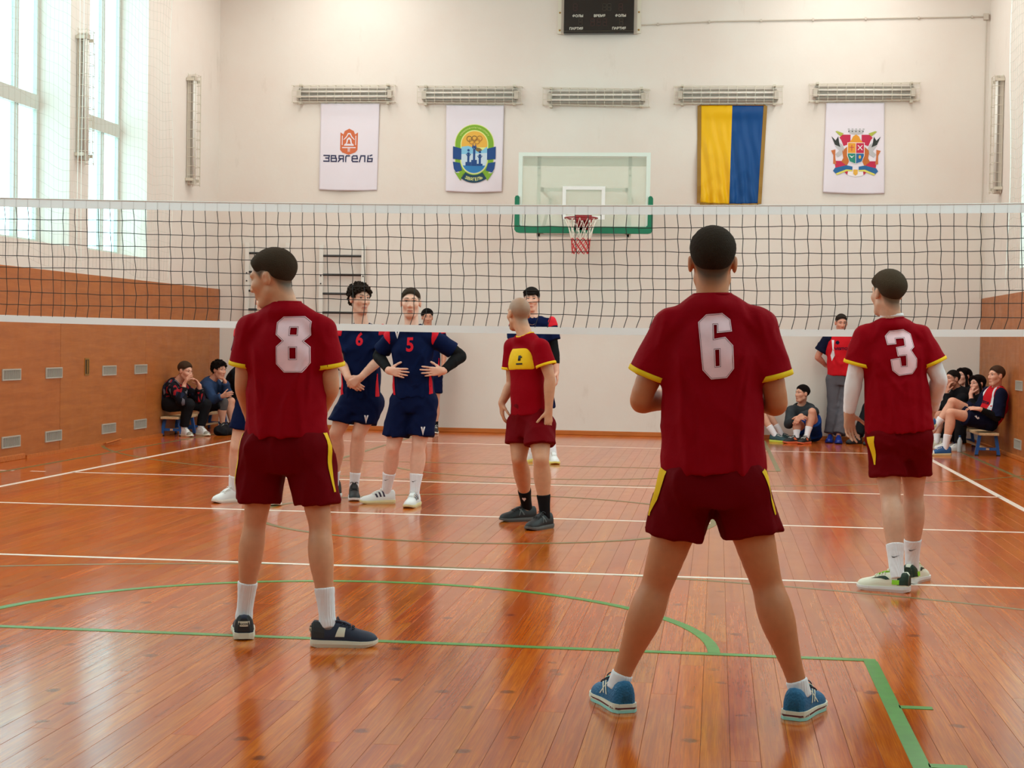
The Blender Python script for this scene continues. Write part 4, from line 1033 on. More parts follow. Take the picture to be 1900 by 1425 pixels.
def back_number(jersey, base, ch, org, ux, uz, dirv, width):
    out, holes = GLY[ch]; k = width
    sc = lambda pl: [((p[0]-0.5)*k, (p[1]-0.85)*k) for p in pl]
    O = sc(out); H = [sc(h) for h in holes]
    lay(jersey, base, [O], org, ux, uz, dirv, M_num, 'number', 0.0045, holes=[H], step=0.011)
    g = 0.045*k; w = 0.022*k
    rings = [(inset(O, g), inset(O, g+w))]+[(inset(h, -g-w), inset(h, -g)) for h in H]
    for a, b in rings: lay(jersey, base, [a], org, ux, uz, dirv, M_numd, 'number_outline', 0.0056, holes=[[b]], step=0.011)

# ------------------------------------------------------------------ shoes
def shoe(parent, base, ankle, head, s, colm, solem, pitch=0.0, ground=0.0, stripes=(), lacem=None, heelm=None, side=1, high=False, heeltab=None, toem=None):
    """trainer: lofted upper, thick sole, laces, tongue, side stripes; head = heading on the floor"""
    hx = nrm([head[0], head[1], 0]); rt = np.cross(hx, [0, 0, 1]); up = np.array([0, 0, 1.0])
    cp, sp = math.cos(pitch), math.sin(pitch)
    fw = hx*cp-up*sp; u2 = up*cp+hx*sp            # pitch>0: toes down, heel up
    L = 0.295*s; o0 = np.array([ankle[0], ankle[1], 0])-hx*0.072*s
    if pitch: 
        toe = o0+hx*L*0.72; o0 = toe-fw*L*0.72; o0 = o0+up*(ground)
    else: o0 = o0+up*ground
    W = lambda p: tuple(o0+fw*p[1]+rt*p[0]+u2*p[2])
    st = [0, .02, .06, .14, .26, .38, .5, .62, .74, .85, .93, .98, 1.0]
    hw = [.026, .036, .042, .044, .044, .043, .043, .047, .050, .047, .038, .024, .010]
    ht = [.100, .114, .116, .110, .106, .112, .104, .088, .074, .066, .058, .048, .038]
    if high: ht = [.08, .135, .155, .158, .155, .140, .115, .092, .076, .066, .058, .048, .038]
    cv = [0, 0, 0, 0, 0, .001, .002, .004, .006, .006, .005, .004, .003]
    zb = [.026, .027, .027, .026, .025, .024, .023, .022, .021, .021, .022, .024, .027]
    n = 20
    def S(t, a, e=0.0):
        w = np.interp(t, st, hw)*s+e; h = np.interp(t, st, ht)*s+e; z0 = np.interp(t, st, zb)*s; c = np.interp(t, st, cv)*s*side
        ca, sa = math.cos(a), math.sin(a)
        x = math.copysign(abs(ca)**0.62, ca)*w*(1-np.interp(t, [.28, .55], [.10, .28])*max(sa, 0)**2); z = z0+(h-z0)*max(sa, 0)**0.8 if sa >= 0 else z0+sa*0.006
        return (c+x, t*L, z)
    sh = MB(); rings = []
    for t in np.linspace(0, 1, 26): rings.append([W(S(t, 2*math.pi*k/n)) for k in range(n)])
    sh.loft(rings); o = sh.build('shoe', colm, parent, smooth=True, base=base)
    # sole: outline strip with heel lift, rocker toe
    so = MB(); rr = []
    for t in np.linspace(-0.015, 1.012, 28):
        w = (np.interp(t, st, hw)+0.005)*s; c = np.interp(t, st, cv)*s*side; zt = (np.interp(t, st, zb)+0.007)*s; z0 = 0.016*s*max(0, (t-0.78)/0.22)**1.6+0.006*s*max(0, (0.08-t)/0.08)
        w *= 1.0 if 0 < t < 1 else 0.75
        rr.append([W(p) for p in ((c-w, t*L, zt), (c-w*1.03, t*L, (zt+z0)/2), (c-w*0.93, t*L, z0), (c+w*0.93, t*L, z0), (c+w*1.03, t*L, (zt+z0)/2), (c+w, t*L, zt))])
    so.loft(rr); so.build('sole', solem, o, smooth=False, base=base)
    # outsole
    ou = MB(); rr = []
    for t in np.linspace(0.0, 0.99, 14):
        w = (np.interp(t, st, hw)+0.003)*s; c = np.interp(t, st, cv)*s*side; z0 = 0.016*s*max(0, (t-0.78)/0.22)**1.6+0.006*s*max(0, (0.08-t)/0.08)
        rr.append([W(p) for p in ((c-w, t*L, z0+0.004), (c-w*.96, t*L, z0+.0002), (c+w*.96, t*L, z0+.0002), (c+w, t*L, z0+0.004))])
    # laces
    if lacem is not None:
        for j, t in enumerate((0.44, 0.50, 0.56, 0.62)):
            pts = [W(S(t+(0.03 if k % 2 else 0), a, 0.004)) for k, a in enumerate(np.linspace(0.95, math.pi-0.95, 7))]
            MB().tube(pts, 0.0032*s, 5).build('lace', lacem, o, base=base)
        for sg in (-1, 1):
            p0 = np.array(S(0.42, HP, 0.006))
            MB().tube([W(p0+np.array([sg*q*0.035*s, -q*0.012*s, 0.012*s*math.sin(q*3)])) for q in np.linspace(0, 1, 6)], 0.0026*s, 5).build('lace', lacem, o, base=base)
    ton = MB().loft([[W(np.array(S(t, HP, 0.002))+np.array([x*s, 0, z*s])) for x, z in ((-.018, -.004), (.018, -.004), (.018, .004), (-.018, .004))] for t in (0.36, 0.42, 0.50, 0.60)])
    ton.build('tongue', heeltab or colm, o, base=base)
    for (pts, m) in stripes:
        for sg in (-1, 1):
            mb = MB(); N_ = 6
            q = [np.array(p) for p in pts]     # quad in (t, angle fraction 0..1 from sole to top)
            for i in range(N_+1):
                for j in range(N_+1):
                    a_, b_ = i/N_, j/N_
                    p = (q[0]*(1-a_)+q[1]*a_)*(1-b_)+(q[3]*(1-a_)+q[2]*a_)*b_
                    ang = p[1]*HP
                    if sg < 0: ang = math.pi-ang
                    mb.v.append(W(S(p[0], ang, 0.0022)))
            mb.f = [(i*(N_+1)+j, i*(N_+1)+j+1, (i+1)*(N_+1)+j+1, (i+1)*(N_+1)+j) for i in range(N_) for j in range(N_)]
            mb.build('side_stripe', m, o, base=base)
    if heelm is not None:
        mb = MB(); ts = np.linspace(0.0, 0.2, 6); an = np.linspace(0.08, 0.8, 5)
        for sg in (1, -1):
            b0 = len(mb.v)
            for t in ts:
                for a in an:
                    ang = a*HP
                    if sg < 0: ang = math.pi-ang
                    mb.v.append(W(S(t, ang, 0.002)))
            mb.f += [(b0+i*5+j, b0+i*5+j+1, b0+(i+1)*5+j+1, b0+(i+1)*5+j) for i in range(5) for j in range(4)]
        b0 = len(mb.v)
        for a in an:
            for sg in (1, -1):
                ang = a*HP if sg > 0 else math.pi-a*HP
                p = S(0.0, ang, 0.002); mb.v.append(W((p[0], p[1]-0.003, p[2])))
        mb.f += [(b0+2*j, b0+2*j+1, b0+2*j+3, b0+2*j+2) for j in range(4)]
        mb.build('heel_counter', heelm, o, base=base)
    if toem is not None:
        mb = MB(); ts = np.linspace(0.8, 0.99, 6); an = np.linspace(0.1, math.pi-0.1, 9)
        for t in ts:
            for a in an: mb.v.append(W(S(t, a, 0.002)))
        mb.f = [(i*9+j, i*9+j+1, (i+1)*9+j+1, (i+1)*9+j) for i in range(5) for j in range(8)]
        mb.build('toe_cap', toem, o, base=base)
    return o, W, S
# ------------------------------------------------------------------ a person
HAIRLINE = ([-0.16, -0.105, -0.075, -0.050, -0.03, -0.012, 0.010, 0.022, 0.040, 0.058, 0.075, 0.095, 0.2], [-0.098, -0.098, -0.096, -0.066, -0.004, 0.026, 0.014, 0.002, 0.030, 0.050, 0.074, 0.082, 0.082])
MESHLINE = ([-.16, -.08, -.045, 0.0, .035, .058, .075, .095, .2], [-.078, -.078, -.048, .004, .020, .046, .072, .080, .080])
LIN = lambda c: np.array(srgb(*c)[:3])
class Person:
    def __init__(p, label, Y, pts, s=1.0, hf=(0, 1, 0), hup=(0, 0, 1), skin=(222, 166, 138), hairc=(48, 36, 28), hair='short', h=0.012, hfine=0.006,
                 feet=None, hands=None, free=(), build=1.0, seed=1, top=0.022, base=None, legb=1.0, mouth=True, group=None, hairlift=0.0, stubble=0.0, headk=1.0):
        p.s = s; p.seed = seed; p.b = build; p.hfine = hfine; p.h = h; p.lb = legb
        J = {k: (np.array(at(v[0], v[1], Y+v[2])) if len(v) == 3 else np.array(v[1])) for k, v in pts.items()}
        for sd in 'LR':
            if 'an'+sd not in free: J['an'+sd][2] = 0.105*s
        p.J = J
        p.M = (J['hpL']+J['hpR'])/2; p.N = J['nk']; p.SP = J.get('sp', None)
        p.up = nrm((p.SP if p.SP is not None else p.M)*-1+p.N)
        r = J['shR']-J['shL']; p.rt = nrm(r-p.up*(r@p.up)); p.fw = np.cross(p.up, p.rt)
        hr = J['hpR']-J['hpL']; p.hrt = nrm(hr)
        b = base if base is not None else np.array([(J['anL'][0]+J['anR'][0])/2, (J['anL'][1]+J['anR'][1])/2, 0])
        p.base = b
        p.root = thing('person', label, 'person', b, group)
        # head frame
        y = nrm(hf); z = np.asarray(hup, float); z = nrm(z-y*(z@y)); x = np.cross(y, z)
        p.HR = np.stack([x, y, z]); p.hc = J['hd']; p.hk = s*headk
        p.skin = LIN(skin); p.hairc = LIN(hairc); p.hstyle = hair; p.stubble = stubble
        p.feet = feet or {}; p.hands = hands or {}
        p.field = Field(); p._torso(); p._arms(); p._legs(); p._head(); p._hands()
        p._mesh(); p._face(mouth); p._hair(hair, top, hairlift)
    def H(p, x, y, z): return p.hc+p.hk*(p.HR[0]*x+p.HR[1]*y+p.HR[2]*z)
    def T(p, t):
        if p.SP is None: return p.N+(p.M-p.N)*t
        if t < 0.55: return p.N+(p.SP-p.N)*(t/0.55)
        return p.SP+(p.M-p.SP)*((t-0.55)/0.45)
    def tdir(p, t): return nrm(p.T(t+0.02)-p.T(t-0.02))
    def tfw(p, t):
        f = np.cross(-p.tdir(t), p.rt); return nrm(f)
    def _torso(p):
        f, s, b, T = p.field, p.s, p.b, p.T
        f.rc(T(.14), T(.30), .075*s*b, .148*s*b, .03, (p.tfw(.2), .66)); f.rc(T(.30), T(.62), .148*s*b, .126*s*b, .03, (p.tfw(.45), .70)); f.rc(T(.62), T(.97), .126*s*b, .135*s*b, .03, (p.tfw(.8), .72), [(p.M+p.tdir(1.0)*.02*s, p.tdir(1.0))])
        for sd in 'LR': f.rc(p.N-p.up*.034*s, p.J['sh'+sd], .044*s, .046*s, .03)
        # neck
        f.rc(p.N-p.up*.03*s, p.H(0, -.024, -.05), .060*s, .055*p.hk, .02)
    def armpts(p, sd):
        J, s = p.J, p.s; a, e, w = J['sh'+sd], J['el'+sd], J['wr'+sd]
        return [a, a+(e-a)*.45, e, e+(w-e)*.28, w], [.048*s, .049*s, .040*s, .043*s, .027*s]
    def _arms(p):
        for sd in 'LR':
            P, R = spl(*p.armpts(sd)); p.field.chain(P, R, .004)
    def legpts(p, sd):
        J, s = p.J, p.s*p.lb; a, k, n = J['hp'+sd], J['kn'+sd], J['an'+sd]
        sh = nrm(n-k); hd = p.feet.get(sd, {}).get('head', p.fw[:2]); fd = np.array([hd[0], hd[1], 0.0]); fd = nrm(fd)
        bk = -nrm(p.fw*.8+fd*.2)
        bend = nrm((a-k))+nrm((n-k)); 
        if np.linalg.norm(bend) > 0.35: bk = nrm(bend)
        bk = nrm(bk-sh*(bk@sh))
        P = [a, a+(k-a)*.35+bk*-.008*s, a+(k-a)*.80, k, k+(n-k)*.09, k+(n-k)*.24+bk*.012*s, k+(n-k)*.40+bk*.014*s, k+(n-k)*.62+bk*.007*s, k+(n-k)*.84, n]
        R = [.072*s, .082*s, .066*s, .057*s, .056*s, .0635*s, .062*s, .0475*s, .0365*s, .034*s]
        return P, R, bk
    def _legs(p):
        for sd in 'LR':
            P, R, bk = p.legpts(sd); P, R = spl(P, R, 3); p.field.chain(P, R, .004)
            k = p.J['kn'+sd]; p.field.el(k-bk*.024*p.s, np.eye(3), [.034*p.s]*3, .03)
            # heel and foot core inside the shoe
            hd = p.feet.get(sd, {}).get('dir3')
            d = nrm(hd) if hd is not None else nrm([*p.feet.get(sd, {}).get('head', p.fw[:2]), 0])
            n = p.J['an'+sd]; pit = p.feet.get(sd, {}).get('pitch', 0.0)
            if pit: d = nrm(d*math.cos(pit)-np.array([0, 0, 1])*math.sin(pit))
            p.field.rc(n-[0, 0, .03*p.s], n+d*.10*p.s-np.array([0, 0, .05*p.s]), .034*p.s, .026*p.s, .02)
    def _head(p):
        f, H, k = p.field, p.H, p.hk
        E = lambda c, r, kk: f.el(H(*c), p.HR, np.array(r)*k, kk*k)
        C = lambda a, b, ra, rb, kk: f.rc(H(*a), H(*b), ra*k, rb*k, kk*k)
        E((0, -.018, .036), (.076, .098, .088), .02); E((0, .022, -.028), (.060, .076, .092), .03)
        C((-.02, .060, -.098), (.02, .060, -.098), .022, .022, .02)
        for q in (-1, 1):
            C((q*.047, .0, -.055), (q*.016, .058, -.098), .018, .019, .02); E((q*.038, .058, -.016), (.026, .03, .026), .02)
            C((q*.012, .084, .036), (q*.044, .070, .034), .013, .012, .014)
            E((q*.079, -.012, -.002), (.010, .020, .032), .006); C((q*.082, -.024, .02), (q*.081, -.026, -.01), .006, .006, .008)
        C((0, .090, .026), (0, .108, -.024), .008, .0125, .010)
        for q in (-1, 1): E((q*.012, .097, -.027), (.010, .012, .009), .006)
        E((0, .086, -.060), (.024, .011, .011), .008); C((-.016, .086, -.068), (.016, .086, -.068), .008, .008, .008)
        for q in (-1, 1): f.cute(H(q*.0895, -.006, .002), p.HR, np.array([.006, .010, .017])*k, .004*k)
        for q in (-1, 1): f.cute(H(q*.032, .104, .014), p.HR, np.array([.017, .020, .013])*k, .012*k)
    def _hands(p):
        for sd in 'LR':
            hd = p.hands.get(sd)
            if hd is None: hd = {}
            W = p.J['wr'+sd]; e = p.J['el'+sd]; s = p.s*0.98
            d = nrm(hd.get('dir', W-e)); n = np.asarray(hd.get('n', p.rt*(-1 if sd == 'R' else 1)), float); n = nrm(n-d*(n@d))
            u = np.cross(d, n)*(1 if sd == 'R' else -1)
            curl = hd.get('curl', (18, 28, 22)); sp = hd.get('spread', 0.06); tc = hd.get('thumb', 0.7)
            f = p.field; k = .006
            f.rc(W-d*.015*s, W+d*.02*s, .026*s, .026*s, .015, (n, .75))
            ft = []
            for i, (off, kl, seg) in enumerate(((.029, .088, (.042, .025, .021)), (.010, .092, (.046, .029, .022)), (-.010, .087, (.042, .027, .021)), (-.028, .078, (.033, .020, .018)))):
                K = W+d*kl*s+u*off*s
                f.rc(W+d*.012*s+u*off*.55*s, K, .0155*s, .0115*s, .010)
                dd = nrm(d+u*(off/.03)*sp); a = 0; q = K; r = (.0095 if i < 3 else .0082)*s
                cc = hd.get('curls', [curl]*4)[i]
                for j in range(3):
                    a += math.radians(cc[j]); v = dd*math.cos(a)+n*math.sin(a); q2 = q+v*seg[j]*s
                    f.rc(q, q2, r, r*.92, .004); q = q2; r *= .92
            B = W+d*.022*s+u*.024*s+n*.006*s; v = nrm(d*(1-tc*.45)+u*tc+n*.28)
            f.rc(W+d*.012*s+u*.012*s, B+v*.035*s, .017*s, .0125*s, .010); q = B+v*.035*s
            for j, L_ in enumerate((.032, .026)):
                v = nrm(v+d*.22+n*hd.get('tcurl', .15)); f.rc(q, q+v*L_*s, .0105*s, .0095*s, .004); q = q+v*L_*s
            hd['_d'] = d; p.hands[sd] = hd
    def _mesh(p):
        f, h, hf, s = p.field, p.h, p.hfine, p.s
        v, q = surf(f, h, smooth=2)
        parts = []; drop = np.zeros(len(v), bool)
        regs = []
        nu = nrm(p.hc-p.N); npnt = p.N+(p.hc-p.N)*.35; regs.append((npnt, nu, p.hc, .20*s, hf))
        for sd in 'LR': W = p.J['wr'+sd]; d = p.hands[sd]['_d']; regs.append((W-d*.012*s, d, W+d*.09*s, .15*s, min(hf, .0056)))
        for i, (p0, n, c, r, hh) in enumerate(regs):
            ins = ((v-p0)@n > 0.004) & (np.linalg.norm(v-c, axis=1) < r); drop |= ins
            v2, q2 = surf(f, hh, (c-r, c+r), smooth=2)
            if len(v2) == 0: continue
            k = ((v2-p0)@n > -0.004) & (np.linalg.norm(v2-c, axis=1) < r-0.002)
            v2, q2 = keepf(v2, q2, k); parts.append((v2, q2))
            if i == 0: p.hbvh = BVHTree.FromPolygons([tuple(a) for a in (v2-p.base)], [tuple(a) for a in q2.tolist()])
        v, q = keepf(v, q, ~drop); allv, allq, n0 = [v], [q], len(v)
        for v2, q2 in parts: allv.append(v2); allq.append(q2+n0); n0 += len(v2)
        v, q = np.concatenate(allv), np.concatenate(allq)
        # colouring: skin tone, warmer joints, cropped scalp
        col = np.tile(p.skin, (len(v), 1)); warm = p.skin*np.array([1.0, .74, .66])
        def mixc(col, c, w): return col*(1-w[:, None])+np.asarray(c)*w[:, None]
        for j, r, a in [('kn'+x, .10, .45) for x in 'LR']+[('el'+x, .08, .45) for x in 'LR']+[('wr'+x, .2, .22) for x in 'LR']:
            d = np.linalg.norm(v-p.J[j], axis=1); col = mixc(col, warm, a*np.clip(1-d/(r*s), 0, 1))
        l = (v-p.hc)@p.HR.T/p.hk; near = np.linalg.norm(l, axis=1) < .2
        for c, r, a in (((.045, .075, -.03), .04, .35), ((-.045, .075, -.03), .04, .35), ((0, .115, -.025), .025, .4), ((.08, -.01, 0), .04, .6), ((-.08, -.01, 0), .04, .6)):
            d = np.linalg.norm(l-np.array(c), axis=1); col = mixc(col, warm, a*near*np.clip(1-d/r, 0, 1))
        if p.stubble:
            w = near*np.clip((-.03-l[:, 2])/.03, 0, 1)*np.clip((l[:, 1]-.0)/.03, 0, 1)*(l[:, 2] > -.125); col = mixc(col, p.hairc*.8+p.skin*.2, p.stubble*w)
        zb = np.interp(l[:, 1], *HAIRLINE); ear = (np.abs(l[:, 0]) > .079) & (l[:, 2] < .03)
        w = near*np.clip((l[:, 2]-zb+.004)/np.where(l[:, 1] < -.03, .05, .022), 0, 1)*np.where(ear, 0, 1)*(l[:, 2] > -.105)
        st = {'buzz': .85, 'bald': .35}.get(p.hstyle, .98)
        col = mixc(col, p.hairc*1.0+(.04*p.skin if p.hstyle != 'buzz' else .25*p.skin), st*w)
        p.body = mesh_np('body', v, q, M_skin, p.root, p.base, col)
    def _face(p, mouth):
        k = p.hk; ux, uz, dv = p.HR[0], p.HR[2], -p.HR[1]
        L_ = lambda polys, c, m, nm, off=.0012, par=None: lay(p.body, p.base, polys, p.H(c[0], .05, c[1]), ux*k, uz*k, dv, m, nm, off, parent=p.root, step=.02, bvh=p.hbvh)
        mh = mat('brow_%d_%d_%d' % tuple(int(c*999) for c in p.hairc), (0, 0, 0), .8); mh.node_tree.nodes['Principled BSDF'].inputs['Base Color'].default_value = (*(p.hairc*.9), 1)
        for q in (-1, 1):
            L_([[(q*-.020, -.004), (q*-.018, .003), (q*.004, .006), (q*.020, -.003), (q*.004, .0)]], (q*.032, .040), mh, 'eyebrow')
            e = [(.0135*math.cos(a), .0062*math.sin(a)*(1.15 if math.sin(a) > 0 else .8)) for a in np.linspace(0, 2*PI, 13)[:-1]]
            L_([e], (q*.032, .016), M_eye, 'eye', .0010)
            L_([[(.0058*math.cos(a), .0058*math.sin(a)) for a in np.linspace(0, 2*PI, 11)[:-1]]], (q*.032, .0165), M_iris, 'iris', .0018)
            L_([[(-.0155, .002), (-.008, .0075), (.002, .0088), (.011, .006), (.0155, .0), (.010, .0038), (.0, .0062), (-.008, .005)]], (q*.032, .016), mat('lash', (40, 28, 24), .8), 'eyelid', .0022)
        if mouth:
            ml = mat('lip_%d' % int(p.skin[0]*99), (0, 0, 0), .45); ml.node_tree.nodes['Principled BSDF'].inputs['Base Color'].default_value = (*(p.skin*np.array([.85, .48, .45])), 1)
            L_([[(-.025, 0), (-.012, .006), (-.004, .0075), (0, .006), (.004, .0075), (.012, .006), (.025, 0), (.012, -.007), (0, -.009), (-.012, -.007)]], (0, -.062), ml, 'mouth')
            L_([[(-.024, .0008), (0, .0012), (.024, .0008), (.024, -.0008), (0, -.0012), (-.024, -.0008)]], (0, -.062), mat('lip_line', (84, 38, 34), .7), 'lip_line', .0018)
    def _hair(p, style, top, lift):
        if style in ('buzz', 'bald'): return
        k = p.hk; f = Field(); m = mat('hair_%d_%d_%d' % tuple(int(c*9999) for c in p.hairc), (0, 0, 0), .8, spec=.1, bump=1.0, bscale=330)
        m.node_tree.nodes['Principled BSDF'].inputs['Base Color'].default_value = (*p.hairc, 1)
        HRf = p.HR.astype(F32); hc = p.hc.astype(F32); rip = ripples(p.seed+40, .0016*k, 260/k, 6)
        loc = lambda P: (P-hc)@HRf.T/F32(k)
        f.el(p.H(0, -.018, .036), p.HR, np.array([.0765, .0985, .0885])*k, .01)
        def thick(P):
            l = loc(P); zb = np.interp(l[..., 1], *MESHLINE).astype(F32)
            a_ = np.clip((l[..., 1]+.02)/.075, 0, 1); a_ = a_*a_*(3-2*a_)
            t = np.clip((l[..., 2]-zb-.006)/(.125-.090*a_), 0, 1); t = t*t*(3-2*t)
            fr = np.clip((l[..., 1]-.02)/.06, 0, 1)
            return (F32(-.0045)+F32(top+.0055)*t*(.8+.5*fr*lift))*F32(k)+rip[0](P)*(0.2+t)
        f.disp = (thick, (top*1.4+.008)*k)
        def line(P):
            l = loc(P); zb = np.interp(l[..., 1], *HAIRLINE).astype(F32)+F32(.006)
            return (zb-l[..., 2])*F32(k*.8)+rip[0](P)*F32(.8)
        if style in ('short', 'crew', 'fringe'):
            f.post.append(line)
            if style == 'fringe':
                f.chain([p.H(-.055, .062, .072), p.H(-.02, .092, .068), p.H(.025, .092, .066), p.H(.056, .060, .072)], [.016*k, .018*k, .018*k, .016*k], .012)
                f.post = [lambda P: (np.interp(loc(P)[..., 1], HAIRLINE[0], [z if y < .05 else .048 for y, z in zip(*HAIRLINE)]).astype(F32)-loc(P)[..., 2])*F32(k*.8)+rip[0](P)]
        elif style == 'curly':
            f.post.append(line); rg = np.random.RandomState(p.seed); f2 = Field(); f2.p = []
            for i in range(1200):
                d = nrm(rg.normal(size=3)); c = np.array([0, -.018, .036])+d*np.array([.0765, .0985, .0885])*rg.uniform(1.04, 1.36)
                lim = np.interp(c[1], *HAIRLINE)+(.012 if c[1] < .03 else -.004)
                if c[2] < lim: continue
                if c[2] < .03: c[0] *= .97
                f2.el(p.H(*c), p.HR, np.array([1, 1, 1])*rg.uniform(.0062, .0105)*k, .002*k)
            f.disp = None; f.inf = .004*k; v2, q2 = surf(f2, .0042, smooth=0); mesh_np('hair_curls', v2, q2, m, p.root, p.base)
        elif style == 'long':
            for q in (-1, 1): f.chain([p.H(q*.012, .070, .095), p.H(q*.055, .050, .075), p.H(q*.078, .015, -.01), p.H(q*.078, .0, -.12), p.H(q*.07, .01, -.22)], [.016*k, .02*k, .022*k, .026*k, .02*k], .02)
            f.chain([p.H(0, -.08, .03), p.H(0, -.085, -.08), p.H(0, -.075, -.22)], [.06*k, .062*k, .05*k], .03, (p.HR[1], .6))
            f.sub.append((('e', p.H(0, .075, -.02), p.HR, np.array([.058, .05, .10])*k, None, 0, None, []), .006))
            f.post.append(lambda P: -(loc(P)[..., 2]+F32(.26))*F32(k))
        v, q = surf(f, max(p.hfine*.85, .004), smooth=1)
        p.hair = mesh_np('hair', v, q, m, p.root, p.base)
    # ---- clothes
    def jersey(p, m, w=(.11, .175, .168, .185), flat=(.66, .68, .70), sleeve=.62, hem=1.10, rs=(.072, .082), cuff=None, collar=None, name='jersey', folds=.009, h=None, neck=.004, nk=.0, kx=26, cw=.015, shr=.054):
        f = Field(); s = p.s; T = p.T; J = p.J; b = p.b
        hp_ = T(hem); hn = p.tdir(min(hem, 1.0))
        cl = [(hp_, hn)]
        f.rc(T(.15), T(.32), w[0]*.9*s, w[1]*s, .03, (p.tfw(.2), flat[0]), cl); f.rc(T(.32), T(.65), w[1]*s, w[2]*s, .03, (p.tfw(.45), flat[1]), cl); f.rc(T(.65), T(hem)+hn*.02, w[2]*s, w[3]*s, .03, (p.tfw(.9), flat[2]), cl)
        f.el(p.N-p.up*.040*s-p.fw*.004*s, np.stack([p.rt, p.fw, p.up]), np.array([.098, .086, .042])*s, .03)
        p.slv = {}
        for sd in 'LR':
            sh, el, wr = J['sh'+sd], J['el'+sd], J['wr'+sd]
            f.rc(p.N-p.up*.034*s, sh-p.up*.004*s, .056*s, shr*s, .03)
            L_ = np.linalg.norm(el-sh)
            if sleeve <= 1.0:
                d = nrm(el-sh); e = sh+d*L_*sleeve
                pr = ('c', sh-d*.0, e+d*.05, rs[0]*s, rs[1]*s, .028, None, [(e, d)]); f.p.append(pr); p.slv[sd] = (sh, d, e, pr)
            else:
                f.rc(sh, el, rs[0]*s, rs[1]*s*.92, .028); d = nrm(wr-el); e = el+(wr-el)*(sleeve-1)
                pr = ('c', el, e+d*.04, rs[1]*s*.92, rs[1]*s*.72, .028, None, [(e, d)]); f.p.append(pr); p.slv[sd] = (el, d, e, pr)
        f.cut(p.N-p.up*(.002+nk)*s+p.fw*.012*s, p.N+p.up*.14*s, (.060+neck)*s, (.066+neck)*s, .006)
        f.inf = .002
        if folds:
            rp = ripples(p.seed, folds*s, kx/s, 7); rg = random.Random(p.seed*3+1); SG = []; Ln = np.linalg.norm(p.M-p.N)
            for q_ in (-1, 1):
                for i in range(5): SG.append((q_*(.13+rg.uniform(-.02, .02)), -.17-rg.uniform(0, .05), q_*rg.uniform(-.02, .13), -Ln*rg.uniform(.55, .95), rg.uniform(.008, .014), rg.uniform(.004, .009)))
                for i in range(3): x = q_*rg.uniform(.02, .14); SG.append((x, -Ln*rg.uniform(.4, .6), x+rg.uniform(-.05, .05), -Ln*1.05, rg.uniform(.009, .015), rg.uniform(.004, .008)))
                SG.append((q_*.16, -.05, q_*.20, -.22, .012, .006)); SG.append((q_*.10, -.06, q_*.16, -.14, .012, .005))
            rt_, up_, N0 = p.rt.astype(F32), p.up.astype(F32), p.N.astype(F32)
            def dsp(P):
                v = P-N0; x = v@rt_; z = v@up_; o = rp[0](P)
                for x0, z0, x1, z1, w_, a_ in SG:
                    dx, dz = (x1-x0)*s, (z1-z0)*s; t = np.clip(((x-x0*s)*dx+(z-z0*s)*dz)/(dx*dx+dz*dz), 0, 1)
                    d2 = (x-x0*s-t*dx)**2+(z-z0*s-t*dz)**2
                    o = o+F32(a_*s*1.15)*np.exp(-d2/F32(w_*w_*s*s))*(t*(1-t)*4+.15)
                return o.astype(F32)
            f.disp = (dsp, folds*s*1.6+.014)
        v, q = surf(f, h or p.h*.85, smooth=2); p.top = mesh_np(name, v, q, m, p.root, p.base); p.topf = f
        if cuff is not None:
            for sd in 'LR':
                a, dd, e, pr = p.slv[sd]; tt = np.linalg.norm(e-a)/np.linalg.norm(pr[2]-pr[1]); r0 = pr[3]+(pr[4]-pr[3])*tt
                u_ = nrm(np.cross(dd, [0.3, 1, 0.1])); w_ = np.cross(dd, u_); rings = []
                for (o_, dr) in ((-cw*s, -.004), (-cw*s, .0028), (.003, .0034), (.005, .001), (.003, -.008)):
                    ring = []
                    for t_ in np.linspace(0, 2*PI, 41)[:-1]:
                        n_ = u_*math.cos(t_)+w_*math.sin(t_); P0 = e+n_*r0; rpl = float(f.disp[0](P0[None].astype(F32))[0]) if f.disp else 0
                        ring.append(tuple(e+dd*o_+n_*(r0+dr+rpl)-p.base))
                    rings.append(ring)
                MB().loft(rings, caps=False).build('cuff', cuff, p.top, smooth=True)
        if collar is not None:
            pts = []
            for a in np.linspace(0, 2*PI, 25)[:-1]:
                c, sn = math.cos(a), math.sin(a); pts.append(tuple(p.N-p.base+p.rt*c*(.063+neck*.4)*s+p.fw*(sn*(.061+neck*.4)+.004)*s+p.up*(.004-.03*max(sn, 0)-nk)*s))
            MB().tube(pts, .0075*s, 6, closed=True).build('collar', collar, p.top, smooth=True)
        return p.top
    def shorts(p, m, w=(.150, .165), length=.55, r=(.112, .132), flat=.74, lf=1.0, folds=.009, name='shorts', cutdir=.5, crotch=.07, top=.80, kx=24, both=True):
        f = Field(); s = p.s
        f.rc(p.T(top), p.T(1.04), w[0]*s, w[1]*s, .04, (p.tfw(.9), flat), [(p.T(top-.04), -p.tdir(.9)), (p.M+p.tdir(1.0)*crotch*s, p.tdir(1.0))])
        for sd in 'LR':
            a, k = p.J['hp'+sd], p.J['kn'+sd]; d = nrm(k-a); e = a+(k-a)*length; cn = nrm(d*(1-cutdir)+np.array([0, 0, -1])*cutdir) if d[2] < -.3 else d
            f.rc(a, e+d*.07*s, r[0]*s, (r[1]+.008)*s, .022, (p.fw, lf) if d[2] < -.3 else None, [(e, cn)])
            f.el(a-p.fw*.03*s, np.stack([p.rt, p.fw, p.up]), np.array([.092, .088, .10])*s, .03)
        f.inf = .003
        if folds: f.disp = ripples(p.seed+7, folds*s, kx/s, 7)
        v, q = surf(f, p.h*.85, smooth=2); p.bot = mesh_np(name, v, q, m, p.root, p.base); return p.bot
